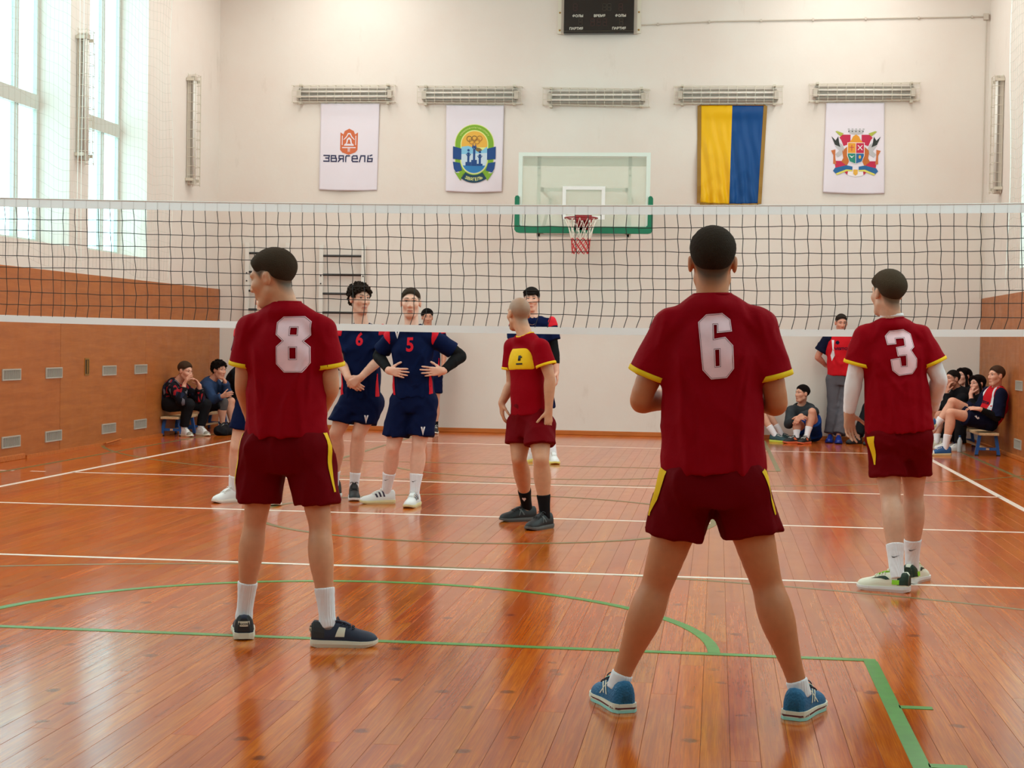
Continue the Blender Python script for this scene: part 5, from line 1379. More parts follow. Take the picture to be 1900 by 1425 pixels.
    def trousers(p, m, r=(.108, .085, .075), end=.94, name='trousers', folds=.006):
        f = Field(); s = p.s; f.rc(p.T(.72), p.T(1.04), .145*s*p.b, .155*s*p.b, .04, (p.tfw(.9), .82), [(p.T(.68), -p.tdir(.9)), (p.M+p.tdir(1.0)*.07*s, p.tdir(1.0))])
        for sd in 'LR':
            a, k, n = p.J['hp'+sd], p.J['kn'+sd], p.J['an'+sd]; d = nrm(n-k); e = k+(n-k)*end
            f.rc(a, k, r[0]*s, r[1]*s, .03); f.rc(k, e+d*.03, r[1]*s, r[2]*s, .02, None, [(e, d)]); f.el(a-p.fw*.03*s, np.stack([p.rt, p.fw, p.up]), np.array([.105, .105, .11])*s, .03)
        if folds: f.disp = ripples(p.seed+9, folds*s, 30/s, 7)
        v, q = surf(f, p.h*.85, smooth=2); p.bot = mesh_np(name, v, q, m, p.root, p.base); return p.bot
    def sock(p, sd, m, top=.42, name='sock', inf=.0045, low=1.0, hh=None):
        P, R, bk = p.legpts(sd); k, n = p.J['kn'+sd], p.J['an'+sd]; d = nrm(n-k); f = Field(); e = n+(k-n)*top; lo = n+(k-n)*(1-low)+d*.03*p.s; P, R = spl(P, R, 3)
        f.chain(P[9:], R[9:], .004, None, [(e, -d), (lo, d)]); f.rc(n, n+d*.04, .034*p.s, .034*p.s, .004, None, [(lo, d)]); f.inf = inf
        v, q = surf(f, hh or p.h*.6, smooth=1); return mesh_np(name, v, q, m, p.root, p.base)
    def sleeve(p, sd, m, a=.3, b=.97, name='arm_sleeve', inf=.005):
        """tight under-sleeve; a,b along shoulder(0)-elbow(1)-wrist(2)"""
        P, R = p.armpts(sd); sh, el, wr = p.J['sh'+sd], p.J['el'+sd], p.J['wr'+sd]; f = Field()
        pos = lambda t: (sh+(el-sh)*t, nrm(el-sh)) if t < 1 else (el+(wr-el)*(t-1), nrm(wr-el))
        pa, da = pos(a); pb, db = pos(b); PP, RR = spl(P, R)
        for i in range(4):
            cl = []
            if a < 1 and i < 2: cl.append((pa, -da))
            if a >= 1 and i >= 2: cl.append((pa, -da))
            if a >= 1 and i < 2: continue
            if b > 1 and i >= 2: cl.append((pb, db))
            [f.rc(PP[j], PP[j+1], RR[j], RR[j+1], .004, None, cl) for j in range(4*i, 4*i+4)]
        f.inf = inf; f.disp = ripples(p.seed+3, .003, 60, 5)
        v, q = surf(f, p.h*.7, smooth=1); return mesh_np(name, v, q, m, p.root, p.base)
    def swoosh(p, sd, obj, up, dirv, m, sz=.022):
        a, k = p.J['an'+sd], p.J['kn'+sd]; o = a+(k-a)*up; dv = nrm(dirv); ux = nrm(np.cross([0, 0, 1.0], dv))*-1
        lay(obj, p.base, [[(-1*sz, .1*sz), (-.75*sz, -.35*sz), (-.3*sz, -.35*sz), (1.1*sz, .35*sz), (-.3*sz, -.12*sz), (-.7*sz, -.1*sz)]], o, ux, (0, 0, 1), dv, m, 'sock_mark', .002, step=.015)
    def shoes(p, colm, solem, **kw):
        out = []
        for sd in 'LR':
            ft = p.feet.get(sd, {}); k2 = dict(kw); k2.update(ft.get('kw', {}))
            if ft.get('skip'): continue
            out.append(shoe(p.root, p.base, p.J['an'+sd], ft.get('head', p.fw[:2]), p.s*ft.get('k', 1.0), colm, solem, pitch=ft.get('pitch', 0.0), ground=ft.get('ground', 0.0), side=1 if sd == 'R' else -1, **k2))
        return out
    def side_panel(p, obj, sd, m, t0, t1, front=0.0, w0=.03, w1=.05, name='side_panel', shift=0.0, leg=False):
        """vertical stripe on the flank, laid on from the side"""
        q = p.rt*(1 if sd == 'R' else -1)
        if leg: a, b = p.J['hp'+sd], p.J['kn'+sd]; o0 = a+(b-a)*t0; o1 = a+(b-a)*t1
        else: o0, o1 = p.T(t0), p.T(t1)
        mid = (o0+o1)/2+p.fw*shift*p.s; uz = nrm(o0-o1); L_ = np.linalg.norm(o0-o1)/2
        dv = nrm(-q+p.fw*front); ux = np.cross(uz, dv)
        lay(obj, p.base, [[(-w0/2, L_), (w0/2, L_), (w1/2, -L_), (-w1/2, -L_)]], mid, ux, uz, dv, m, name, .003, step=.025)
# ================================================================== the players with their backs turned
def num_axes(p): return p.rt, p.up, p.fw
def stripe_legs(p, obj, m, t0, t1, w0, w1, sides='LR', front=0.0, shift=0.0):
    for sd in sides: p.side_panel(obj, sd, m, t0, t1, front, w0, w1, 'side_stripe', shift, leg=True)
def chest_band(p, t0, t1, m, name='chest_band', inf=.006):
    g = Field(); n = p.tdir(.3); cl = [(p.T(t0), -n), (p.T(t1), n)]
    g.p = [q[:7]+(cl,) for q in p.topf.p[:3]]; g.inf = inf; g.disp = p.topf.disp
    v, q = surf(g, p.h*.8, smooth=1); return mesh_np(name, v, q, m, p.top, p.base)

M_shoe_blue = mat('shoe_blue', (18, 98, 142), .6, bump=.4, bscale=120); M_mint = mat('shoe_mint', (160, 220, 208), .6); M_shoe_navy = mat('shoe_navy', (30, 36, 58), .65); M_shoe_char = mat('shoe_charcoal', (42, 42, 44), .7); M_ivory = mat('shoe_ivory', (226, 220, 200), .6)
M_shoe_blk = mat('shoe_black', (26, 26, 27), .6); M_shoe_gr = mat('shoe_sole_grey', (92, 94, 92), .6); M_shoe_wh = mat('shoe_white', (226, 224, 222), .55); M_lime = mat('shoe_lime', (150, 220, 40), .5); M_dgreen = mat('shoe_dark_green', (24, 52, 36), .6); M_cream = mat('shoe_cream', (232, 228, 206), .6); M_purple = mat('stripe_dark_purple', (46, 26, 52), .6); M_gold = mat('sole_pale_gold', (226, 212, 160), .6)
M_lacew = mat('lace_white', (232, 230, 224), .7); M_laced = mat('lace_dark', (30, 32, 50), .7); M_greysock = cloth('grey_sock', (128, 126, 126), .85)

# number six
p = Person('player in maroon jersey number 6 seen from behind with legs wide apart', -6.66,
    dict(hd=(1322, 490, .02), nk=(1322, 549, 0), shL=(1244, 606, 0), shR=(1408, 606, 0), elL=(1189, 742, .02), elR=(1441, 747, .02), wrL=(1262, 742, .27), wrR=(1384, 742, .27),
         hpL=(1280, 895, 0), hpR=(1370, 895, 0), knL=(1221, 1078, .05), knR=(1420, 1074, .05), anL=(1150, 1268, .06), anR=(1482, 1278, .06)),
    s=1.02, hf=(-.02, 1, -.04), hair='short', hairc=(66, 50, 38), h=.0085, hfine=.005, skin=(200, 128, 88), seed=11, top=.016,
    feet={'L': dict(head=(-.42, 1)), 'R': dict(head=(.36, 1))}, hands={'L': dict(dir=(.8, .5, .1), n=(.3, -.3, 1)), 'R': dict(dir=(-.8, .5, .1), n=(-.3, -.3, 1))})
p.jersey(M_red, w=(.115, .178, .170, .187), flat=(.64, .66, .72), sleeve=.67, hem=.93, folds=.006, kx=32, rs=(.063, .083), cuff=M_yel, collar=M_red)
back_number(p.top, p.base, '6', at(1329, 648, -6.80), p.rt, p.up, p.fw, .128)
p.shorts(M_redsh, w=(.155, .165), length=.50, r=(.098, .092))
stripe_legs(p, p.bot, M_yel, -.14, .32, .055, .008, front=.45)
for sd in 'LR': p.sock(sd, M_sock, .06, name='ankle_sock', inf=.005)
M_redst = mat('sole_dark_red', (96, 34, 34), .6)
res = p.shoes(M_shoe_blue, M_ivory, lacem=M_laced, heeltab=M_mint, stripes=[(((.30, .15), (.34, .15), (.56, .75), (.52, .75)), M_ivory), (((.40, .15), (.44, .15), (.62, .70), (.58, .70)), M_ivory), (((.52, .12), (.55, .12), (.30, .72), (.27, .72)), M_ivory)])
for o, W, S in res:      # mint outsole and a thin dark red wedge round the heel
    for z0, z1, ex, mm, nm in ((.001, .012, .0062, M_mint, 'outsole'), (.015, .021, .0066, M_redst, 'sole_wedge')):
        mb = MB(); rr = []; n_ = 14
        for sg in (-1, 1):
            for t_ in (np.linspace(.75, .0, n_) if sg < 0 else np.linspace(.0, .75, n_)):
                q = S(t_, 0 if sg > 0 else PI, ex); yb = -.005 if t_ < .01 else 0
                rr.append([W((q[0], q[1]+yb, z0)), W((q[0], q[1]+yb, z1))])
        mb.v = [v_ for r_ in rr for v_ in r_]; mb.f = [(2*i, 2*i+2, 2*i+3, 2*i+1) for i in range(len(rr)-1)]
        ob = mb.build(nm, mm, o, base=p.base); sd_ = ob.modifiers.new('thickness', 'SOLIDIFY'); sd_.thickness = .002

# number eight
p = Person('player in maroon jersey number 8 seen from behind with head turned aside', -5.52,
    dict(hd=(505, 518, .0), nk=(531, 563, 0), shL=(465, 612, 0), shR=(597, 614, 0), elL=(452, 712, .02), elR=(613, 716, .02), wrL=(470, 788, .20), wrR=(586, 782, .20),
         hpL=(493, 832, 0), hpR=(571, 832, 0), knL=(474, 962, .02), knR=(593, 968, -.02), anL=(453, 1145, .06), anR=(608, 1152, -.06)),
    s=1.0, hf=(-.96, .22, -.26), hup=(-.15, 0, 1), hair='short', hairc=(82, 62, 46), h=.0085, hfine=.005, skin=(212, 148, 112), seed=12, legb=.88, top=.020, hairlift=.3,
    feet={'L': dict(head=(-.28, 1)), 'R': dict(head=(.96, .20))}, hands={'L': dict(dir=(.5, .6, -.5)), 'R': dict(dir=(-.5, .6, -.5))})
p.jersey(M_red, w=(.112, .172, .168, .190), flat=(.64, .66, .72), sleeve=.66, hem=.905, folds=.006, kx=32, rs=(.062, .080), cuff=M_yel, collar=M_red)
back_number(p.top, p.base, '8', at(541, 637, -5.65), p.rt, p.up, p.fw, .152)
p.shorts(M_redsh, w=(.152, .162), length=.74, r=(.098, .087), crotch=.10)
stripe_legs(p, p.bot, M_yel, -.22, .58, .04, .014, front=.42)
for sd in 'LR': p.sock(sd, M_sock, .33, inf=.006, low=.97)
for sd in 'LR': p.sock(sd, M_greysock, .03, name='sock_heel', inf=.003)
hs = [(((.36, .12), (.50, .14), (.52, .52), (.42, .50)), M_ivory)]
res = p.shoes(M_shoe_navy, M_ivory, lacem=M_laced, heeltab=M_shoe_navy, heelm=M_shoe_char, stripes=hs)
for o, W, S in res:   # pale heel patch with the maker's name
    mb = MB(); rows = 5
    for i, z in enumerate(np.linspace(.064, .088, 2)):
        for x in np.linspace(-.026, .026, 7): mb.v.append(W((x, -.008+abs(x)**2*14, z)))
    mb.f = [(j, j+1, 7+j+1, 7+j) for j in range(6)]
    mb.build('heel_patch', M_ivory, o, base=p.base)
    v, f = text2d('SAUCONY', .013, .0004); w = max(q[0] for q in v)
    mb = MB(); mb.v = [W(((q[0]-w/2)*.8, -.0094+((q[0]-w/2)*.8)**2*14, .070+q[1])) for q in v]; mb.f = f; mb.build('lettering', M_shoe_char, o, base=p.base)

# number three
p = Person('player in maroon jersey number 3 with white long undersleeves seen from behind', -3.1,
    dict(hd=(1646, 546, 0), nk=(1655, 592, 0), shL=(1606, 624, -.02), shR=(1706, 624, .02), elL=(1585, 703, 0), elR=(1742, 702, .02), wrL=(1575, 766, .02), wrR=(1730, 758, .16),
         hpL=(1641, 812, 0), hpR=(1697, 812, .02), knL=(1652, 916, -.04), knR=(1695, 912, .10), anL=(1664, 1066, -.20), anR=(1692, 1050, .18)),
    s=1.0, hf=(-.48, .88, -.02), hair='short', hairc=(92, 74, 56), h=.0095, hfine=.0055, skin=(214, 162, 134), seed=13, top=.026,
    feet={'L': dict(head=(-.92, .34)), 'R': dict(head=(.42, .9))}, hands={'L': dict(dir=(.08, .1, -1), n=(.45, -.8, 0), curl=(14, 24, 18), spread=.12, thumb=.9), 'R': dict(dir=(-.1, .5, -.8))})
p.jersey(M_red, w=(.112, .174, .174, .195), flat=(.64, .66, .73), sleeve=.66, hem=.945, folds=.006, kx=32, rs=(.063, .086), cuff=M_yel, collar=M_red)
back_number(p.top, p.base, '3', at(1674, 651, -3.22), p.rt, p.up, p.fw, .165)
p.shorts(M_redsh, w=(.150, .158), length=.66, r=(.096, .090), crotch=.12)
stripe_legs(p, p.bot, M_yel, -.05, .45, .06, .01, sides='L', front=.75)
for sd in 'LR': p.sleeve(sd, M_slv, .3, 1.98); p.swoosh(sd, p.sock(sd, M_sock, .34, inf=.006), .22, (.1, 1, 0), M_shoe_char)
pts = [tuple(p.N-p.base+p.rt*math.cos(a)*.056+p.fw*(math.sin(a)*.056)+p.up*.020) for a in np.linspace(0, 2*PI, 25)[:-1]]
MB().tube(pts, .012, 6, closed=True).build('undershirt_collar', M_slv, p.root, smooth=True)
p.shoes(M_cream, M_shoe_wh, lacem=M_cream, heeltab=M_lime, heelm=M_dgreen, stripes=[(((.34, .30), (.42, .28), (.72, .62), (.44, .50)), M_dgreen), (((.16, .1), (.30, .1), (.30, .3), (.16, .3)), M_lime)])

# shaven-headed player by the net
p = Person('shaven-headed player in maroon and yellow kit looking back over the net', -.5,
    dict(hd=(962, 583, .05), nk=(975, 619, 0), shR=(951, 643, .14), shL=(1004, 645, -.14), elL=(1020, 700, -.16), elR=(949, 712, .16), wrL=(1018, 762, -.16), wrR=(931, 748, .10),
         hpR=(967, 790, .08), hpL=(1000, 790, -.08), knR=(963, 850, .0), knL=(1004, 852, -.22), anR=(978, 930, .28), anL=(1011, 950, -.18)),
    s=1.0, hf=(-.56, .82, -.05), hair='buzz', hairc=(104, 88, 74), h=.0105, hfine=.006, skin=(206, 148, 114), seed=14, stubble=.25,
    feet={'R': dict(head=(-.85, -.5)), 'L': dict(head=(-.5, -.87))}, hands={'L': dict(dir=(0, -.05, -1), n=(-.7, .7, 0), curl=(12, 22, 16)), 'R': dict(dir=(.05, .0, -1), n=(.8, .3, 0), curl=(18, 26, 18), spread=.1)})
p.jersey(M_red, w=(.108, .160, .155, .166), flat=(.66, .70, .74), sleeve=.60, hem=.88, rs=(.063, .080), cuff=M_yel, collar=M_yel, folds=0)
bandobj = chest_band(p, .17, .37, M_yel)
lay(bandobj, p.base, [rect(-.012, -.02, .012, .018), rect(-.03, -.05, .03, -.038), rect(-.022, .0, .0, .01)], p.T(.26)+p.rt*-.06, p.rt, p.up, -p.fw, M_shoe_blk, 'chest_badge', .002)
p.shorts(M_redsh, w=(.150, .158), length=.56, r=(.104, .110))
M_bsock = cloth('black_sock', (20, 18, 20), .85)
for sd in 'LR':
    k = p.sock(sd, M_bsock, .34, inf=.006)
o0 = p.J['anR']+(p.J['knR']-p.J['anR'])*.17
lay(k, p.base, [[(0, -.016), (.016, .004), (.009, .014), (0, .008), (-.009, .014), (-.016, .004)]], p.J['anR']+(p.J['knR']-p.J['anR'])*.18, (1, 0, 0), (0, 0, 1), (.1, 1, 0), M_sock, 'heart_print', .002)
p.shoes(M_shoe_blk, M_shoe_gr, lacem=M_shoe_char, heeltab=M_shoe_char, stripes=[(((.36, .15), (.40, .15), (.52, .7), (.48, .7)), M_shoe_gr), (((.50, .15), (.53, .15), (.44, .7), (.41, .7)), M_shoe_gr)])

# ================================================================== players in navy
def front_number(p, ch, t, dx, hgt):
    v, f = text2d(ch, 1.0, .03); w = max(q[0] for q in v); hh = max(q[1] for q in v); k = hgt/hh
    lay(p.top, p.base, None, p.T(t)+p.rt*dx, p.rt, p.up, -p.fw, M_rtrim, 'number', .002, raw=([((q[0]-w/2)*k*-1*.85, (q[1]-hh/2)*k) for q in v], f), step=.03) if False else \
    lay(p.top, p.base, None, p.T(t)+p.rt*dx, -p.rt, p.up, -p.fw, M_rtrim, 'number', .002, raw=([((q[0]-w/2)*k*.85, (q[1]-hh/2)*k) for q in v], f), step=.03)
V_MARK = [(-.5, .5), (-.15, .5), (0, .05), (.15, .5), (.5, .5), (0, -.7)]
def navy_kit(p, num, hem, w, sleeve=.6, fl=(.64, .66, .72), rs=(.063, .080), shl=.62, shr=(.100, .098), numt=.36, mark=1, sideL=True):
    p.jersey(M_nvy, w=w, flat=fl, sleeve=sleeve, hem=hem, rs=rs, collar=M_nvy)
    for sd in 'LR':    # red shoulder patch on each sleeve
        a, d, e, pr = p.slv[sd]; g = Field(); g.p = [pr[:7]+([(a+d*.055*p.s, d), (a-d*.045*p.s, -d)],)]; g.inf = .004; g.disp = p.topf.disp
        g.p[0] = ('c', a-d*.02, a+d*.2, .067*p.s, .074*p.s, .02, None, [(a+d*.015*p.s, d)]); q_ = p.rt*(1 if sd == 'R' else -1)
        g.p[0][7].append((a+q_*.012*p.s, -q_))
        v, q = surf(g, p.h*.7, smooth=1)
        if len(v): mesh_np('shoulder_patch', v, q, M_rtrim, p.top, p.base)
        p.side_panel(p.top, sd, M_rtrim, .62, hem-.02, -.35, .012, .055, 'side_panel')
    if num: front_number(p, num, numt, .0, .118)
    p.shorts(M_nvysh, w=(.150, .165), length=shl, r=shr)
    if mark == 1: lay(p.top, p.base, [[(x*.04, y*.05) for x, y in V_MARK]], p.T(.10)+p.rt*.11, -p.rt, p.up, -p.fw, M_sock, 'chest_mark', .002)
    if mark:
        a, k = p.J['hpL'], p.J['knL']; e = a+(k-a)*(shl-.12)
        lay(p.bot, p.base, [[(x*.035, y*.06) for x, y in V_MARK]], e-p.rt*.035, -p.rt, p.up, -p.fw, M_sock, 'shorts_mark', .002)
tri = [(((.30+.10*i, .22), (.35+.10*i, .22), (.40+.10*i, .72-.05*i), (.35+.10*i, .72-.05*i)), M_purple) for i in range(3)]
# curly-haired
p = Person('curly-haired player in navy kit with hands clasped in front', 1.12,
    dict(hd=(668, 556, 0), nk=(672, 601, .0), shR=(638, 621, 0), shL=(706, 621, 0), elR=(633, 671, -.04), elL=(703, 668, -.06), wrR=(647, 703, -.22), wrL=(669, 701, -.24),
         hpR=(650, 748, 0), hpL=(688, 748, 0), knR=(624, 803, -.03), knL=(665, 806, -.05), anR=(620, 888, .10), anL=(657, 892, -.02)),
    s=1.0, hf=(.62, -.78, -.04), hair='curly', hairc=(58, 44, 34), h=.0115, hfine=.0055, skin=(226, 172, 146), seed=21,
    feet={'R': dict(head=(-.35, -.9)), 'L': dict(head=(.22, -1))}, hands={'R': dict(dir=(.75, -.25, -.6), n=(.2, .9, -.2), curl=(30, 40, 25)), 'L': dict(dir=(-.8, -.1, -.6), n=(-.2, .9, -.2), curl=(35, 45, 30))})
navy_kit(p, '6', .93, (.108, .158, .152, .165), shl=.60, numt=.19, mark=2)
for sd in 'LR': p.sock(sd, M_sock, .26, inf=.006)
p.shoes(M_shoe_blk, M_shoe_wh, lacem=M_shoe_blk, high=True)
# number five, hands on hips
p = Person('player number 5 in navy kit with black undersleeves and hands on hips', .74,
    dict(hd=(762, 563, 0), nk=(764, 606, 0), shR=(727, 626, 0), shL=(803, 626, 0), elR=(702, 660, .08), elL=(855, 660, .08), wrR=(722, 688, -.11), wrL=(821, 689, -.10),
         hpR=(746, 748, 0), hpL=(789, 748, 0), knR=(729, 830, -.04), knL=(777, 828, -.05), anR=(717, 908, .06), anL=(769, 912, -.08)),
    s=1.0, hf=(.14, -.99, .0), hair='short', hairc=(76, 60, 46), h=.011, hfine=.0052, skin=(232, 180, 156), seed=22, top=.012,
    feet={'R': dict(head=(-.92, -.38)), 'L': dict(head=(-.1, -1))},
    hands={'R': dict(dir=(.92, -.38, -.12), n=(.35, .9, 0), curl=(4, 10, 8), spread=.14, thumb=.8), 'L': dict(dir=(-.94, -.34, -.02), n=(-.32, .9, 0), curl=(4, 8, 8), spread=.16, thumb=.7)})
navy_kit(p, '5', .905, (.110, .165, .150, .163), sleeve=.72, rs=(.062, .074), shl=.74, shr=(.100, .102), numt=.235)
for sd in 'LR': p.sleeve(sd, M_blk, .5, 1.9); p.swoosh(sd, p.sock(sd, M_sock, .40, inf=.006), .27, (-.1, -1, 0) if False else (.1, 1, 0), M_shoe_char)
p.shoes(M_shoe_wh, M_gold, lacem=M_lacew, stripes=tri)
# navy player hidden behind number eight
p = Person('navy-kit player mostly hidden behind player number 8', .58,
    dict(hd=(492, 560, 0), nk=(484, 602, 0), shR=(451, 621, 0), shL=(518, 621, 0), elR=(446, 671, -.02), elL=(520, 671, 0), wrR=(470, 700, -.2), wrL=(500, 700, -.2),
         hpR=(462, 748, 0), hpL=(504, 748, 0), knR=(440, 828, -.04), knL=(506, 828, -.05), anR=(433, 905, .02), anL=(506, 908, -.05)),
    s=1.0, hf=(.2, -.97, 0), hair='short', hairc=(58, 44, 34), h=.0125, hfine=.007, skin=(228, 176, 150), seed=23,
    feet={'R': dict(head=(-.45, -.8)), 'L': dict(head=(.35, -.9))}, hands={'R': dict(dir=(.8, -.2, -.5)), 'L': dict(dir=(-.8, -.2, -.5))})
navy_kit(p, None, .95, (.108, .160, .154, .166), shl=.60, mark=False)
for sd in 'LR': p.sock(sd, M_sock, .30, inf=.006)
p.shoes(M_shoe_wh, M_sole, lacem=M_lacew)
# tall player beyond the shaven head
p = Person('tall navy-kit player with dark fringe behind the shaven-headed player', 5.95,
    dict(hd=(986, 557, 0), nk=(989, 588, 0), shR=(958, 602, 0), shL=(1020, 602, 0), elR=(950, 648, 0), elL=(1029, 648, 0), wrR=(946, 688, -.05), wrL=(1033, 690, -.05),
         hpR=(973, 712, 0), hpL=(1006, 712, 0), knR=(973, 782, 0), knL=(1015, 784, 0), anR=(978, 842, 0), anL=(1026, 846, -.05)),
    s=1.08, hf=(.06, -1, -.03), hair='fringe', hairc=(34, 28, 26), h=.013, hfine=.0065, skin=(226, 172, 148), seed=24,
    feet={'R': dict(head=(-.25, -1)), 'L': dict(head=(.2, -1))})
navy_kit(p, None, .97, (.110, .165, .158, .170), shl=.62, mark=False, rs=(.066, .074))
for sd in 'LR': p.sleeve(sd, M_blk, .45, 1.62); p.sock(sd, M_sock, .3, inf=.006)
MB().tube([tuple(p.N-p.base+p.rt*math.cos(a)*.058*p.s+p.fw*(.035+.055*max(0, math.sin(a)))*p.s-p.up*(.095*max(0, math.sin(a))-.01)*p.s) for a in np.linspace(0, PI, 12)], .003, 5).build('necklace', mat('silver', (190, 188, 180), .3, metal=.9), p.root)
p.shoes(M_shoe_wh, mat('sole_yellow', (232, 220, 120), .6), lacem=M_lacew)
# player by the end wall behind number five
p = Person('dark-haired navy-kit player against the end wall behind player number 5', 11.28,
    dict(hd=(793, 590, 0), nk=(796, 610, 0), shR=(775, 618, 0), shL=(818, 618, 0), elR=(770, 648, 0), elL=(825, 650, 0), wrR=(774, 678, -.05), wrL=(822, 680, -.05),
         hpR=(787, 698, 0), hpL=(808, 698, 0), knR=(786, 746, 0), knL=(808, 748, 0), anR=(786, 790, 0), anL=(808, 792, 0)),
    s=.98, hf=(.3, -.95, -.05), hair='short', hairc=(30, 25, 24), h=.014, hfine=.008, skin=(206, 150, 124), seed=25, top=.03,
    feet={'R': dict(head=(-.2, -1)), 'L': dict(head=(.1, -1))})
navy_kit(p, None, .98, (.108, .160, .154, .166), shl=.62, mark=False)
for sd in 'LR': p.sock(sd, M_bsock, .2, inf=.006)
p.shoes(M_shoe_blk, M_sole, lacem=M_lacew)
# ================================================================== spectators
def seated(H, yaw, seat, s=1.0, lean=.15, feet=.38, spread=.16, arm='lap'):
    """world joints of a plain seated figure: H=(x,y) of the hips, yaw of facing"""
    f = np.array([math.cos(yaw), math.sin(yaw), 0]); r = np.array([f[1], -f[0], 0]); u = np.array([0, 0, 1.0]); M = np.array([H[0], H[1], seat+.10*s])
    N = M+u*.50*s*math.cos(lean)+f*.50*s*math.sin(lean); J = {}
    J['nk'] = N; J['hd'] = N+u*.145*s+f*.05*s
    for sd, q in (('L', -1), ('R', 1)):
        J['sh'+sd] = N-u*.055*s+r*q*.165*s; J['hp'+sd] = M+r*q*.09*s; J['kn'+sd] = M+f*.43*s+r*q*spread*s+u*(.46*s+.02-M[2]) if seat > .15 else M+f*.32*s+r*q*spread*s+u*.38*s
        k = J['kn'+sd]; J['an'+sd] = np.array([k[0], k[1], .105*s])+f*(feet-.38) if seat > .15 else M+f*.58*s+r*q*spread*s*.9+u*(.105*s-M[2])
        J['el'+sd] = J['sh'+sd]-u*.26*s+f*.10*s+r*q*.05; J['wr'+sd] = J['kn'+sd]-f*.12*s+u*.07*s-r*q*.06
    return J
def P_w(J): return {k: ('w', v) for k, v in J.items()}
M_bluesh = mat('shoe_court_blue', (30, 84, 140), .6); M_denim = cloth('blue_jacket', (42, 62, 96), .8); M_jblack = cloth('black_jacket', (20, 20, 24), .85); M_grey = cloth('grey_sweater', (52, 56, 60), .9); M_gtro = cloth('grey_trousers', (92, 88, 94), .85); M_vred = cloth('red_tshirt', (200, 22, 34), .8); M_dnavy = cloth('dark_navy', (14, 18, 44), .85); M_roy = cloth('royal_shorts', (20, 60, 130), .8); M_bcover = mat('shoe_cover_blue', (14, 44, 132), .35); M_whj = cloth('white_panel', (226, 222, 226), .8)
# patterned hoodie cloth
m = cloth('patterned_hoodie', (20, 20, 26), .85); nt = m.node_tree; N_ = nt.nodes; L_ = nt.links; tc = N_.new('ShaderNodeTexCoord')
vo = N_.new('ShaderNodeTexVoronoi'); vo.inputs['Scale'].default_value = 17; mpn = N_.new('ShaderNodeMapping'); mpn.inputs['Scale'].default_value = (1.6, 1.6, .6); mpn.inputs['Rotation'].default_value = (.4, .5, .3); L_.new(tc.outputs['Object'], mpn.inputs[0]); L_.new(mpn.outputs[0], vo.inputs['Vector'])
cr = N_.new('ShaderNodeValToRGB'); cr.color_ramp.interpolation = 'CONSTANT'; e_ = cr.color_ramp.elements; e_[0].position = 0; e_[0].color = srgb(18, 18, 26); e_[1].position = .52; e_[1].color = srgb(150, 30, 38)
x_ = cr.color_ramp.elements.new(.66); x_.color = srgb(18, 18, 26); x_ = cr.color_ramp.elements.new(.80); x_.color = srgb(104, 100, 108); x_ = cr.color_ramp.elements.new(.9); x_.color = srgb(30, 36, 58)
sepn = N_.new('ShaderNodeSeparateColor'); L_.new(vo.outputs['Color'], sepn.inputs[0]); L_.new(sepn.outputs[0], cr.inputs[0]); L_.new(cr.outputs[0], N_['Principled BSDF'].inputs['Base Color']); M_pat = m

# low benches: wooden seat on blue steel legs
M_bwood = wood_material('bench_wood', (186, 150, 108), (206, 172, 130), (220, 188, 148), .45, 1, 2.0, 24.0); M_bblue = mat('bench_blue_steel', (34, 92, 164), .45)
def bench(x, y0, y1, label, z=.30):
    t = thing('bench', label, 'bench', (x, (y0+y1)/2, 0), 'low gym benches'); L2 = (y1-y0)/2
    bevel(MB().box((-.125, -L2, z-.035), (.125, L2, z)).build('seat', M_bwood, t), .006)
    for yy in (-L2+.12, L2-.12):
        lg = thing_part('leg_frame', t)
        for q in (-1, 1): MB().loft([[(q*.10+dx, yy+dy, z-.035) for dx, dy in ((-.02, -.02), (.02, -.02), (.02, .02), (-.02, .02))], [(q*.14+dx, yy+dy, .012) for dx, dy in ((-.02, -.02), (.02, -.02), (.02, .02), (-.02, .02))]]).build('leg', M_bblue, lg)
        MB().box((-.12, yy-.015, .07), (.12, yy+.015, .105)).build('cross_bar', M_bblue, lg); MB().box((-.16, yy-.03, 0), (-.11, yy+.03, .014)).build('rubber_foot', M_black, lg); MB().box((.11, yy-.03, 0), (.16, yy+.03, .014)).build('rubber_foot', M_black, lg)
    MB().box((-.02, -L2+.1, .075), (.02, L2-.1, .10)).build('stretcher', M_bwood, t)
    return t
def thing_part(name, parent):
    o = bpy.data.objects.new(name, None); COL.objects.link(o); o.parent = parent; return o
bench(-5.55, 9.02, 9.82, 'low wooden bench on blue legs under the man in patterned hoodie', .27)
bench(-5.55, 9.98, 11.35, 'low wooden bench on blue legs under the man in blue jacket', .27)
bench(5.34, 8.98, 11.3, 'low wooden bench on blue legs under the seated spectators')

# left bench: patterned hoodie, hands at the face
p = Person('man in patterned dark hoodie on the bench with hands at his face', 9.25,
    dict(hd=(344, 689, -.05), nk=(329, 708, .0), sp=(314, 734, .04), shR=(321, 722, -.17), shL=(338, 716, .16), elR=(337, 744, -.24), elL=(371, 740, .12), wrR=(342, 713, -.16), wrL=(370, 715, .04),
         hpR=(316, 750, -.08), hpL=(320, 747, .12), knR=(349, 751, -.14), knL=(381, 751, .18), anR=(341, 797, -.10), anL=(372, 796, .16)),
    s=1.0, hf=(.86, -.42, -.22), hair='short', hairc=(88, 66, 50), h=.012, hfine=.006, skin=(222, 168, 144), seed=31, top=.02, build=1.05,
    feet={'R': dict(head=(.75, -.66)), 'L': dict(head=(.72, -.69))}, hands={'R': dict(dir=(.45, -.1, .85), n=(.6, .3, .1), curl=(20, 30, 20), spread=.2), 'L': dict(dir=(-.5, -.2, .8), n=(-.5, -.3, .3), curl=(25, 35, 25))})
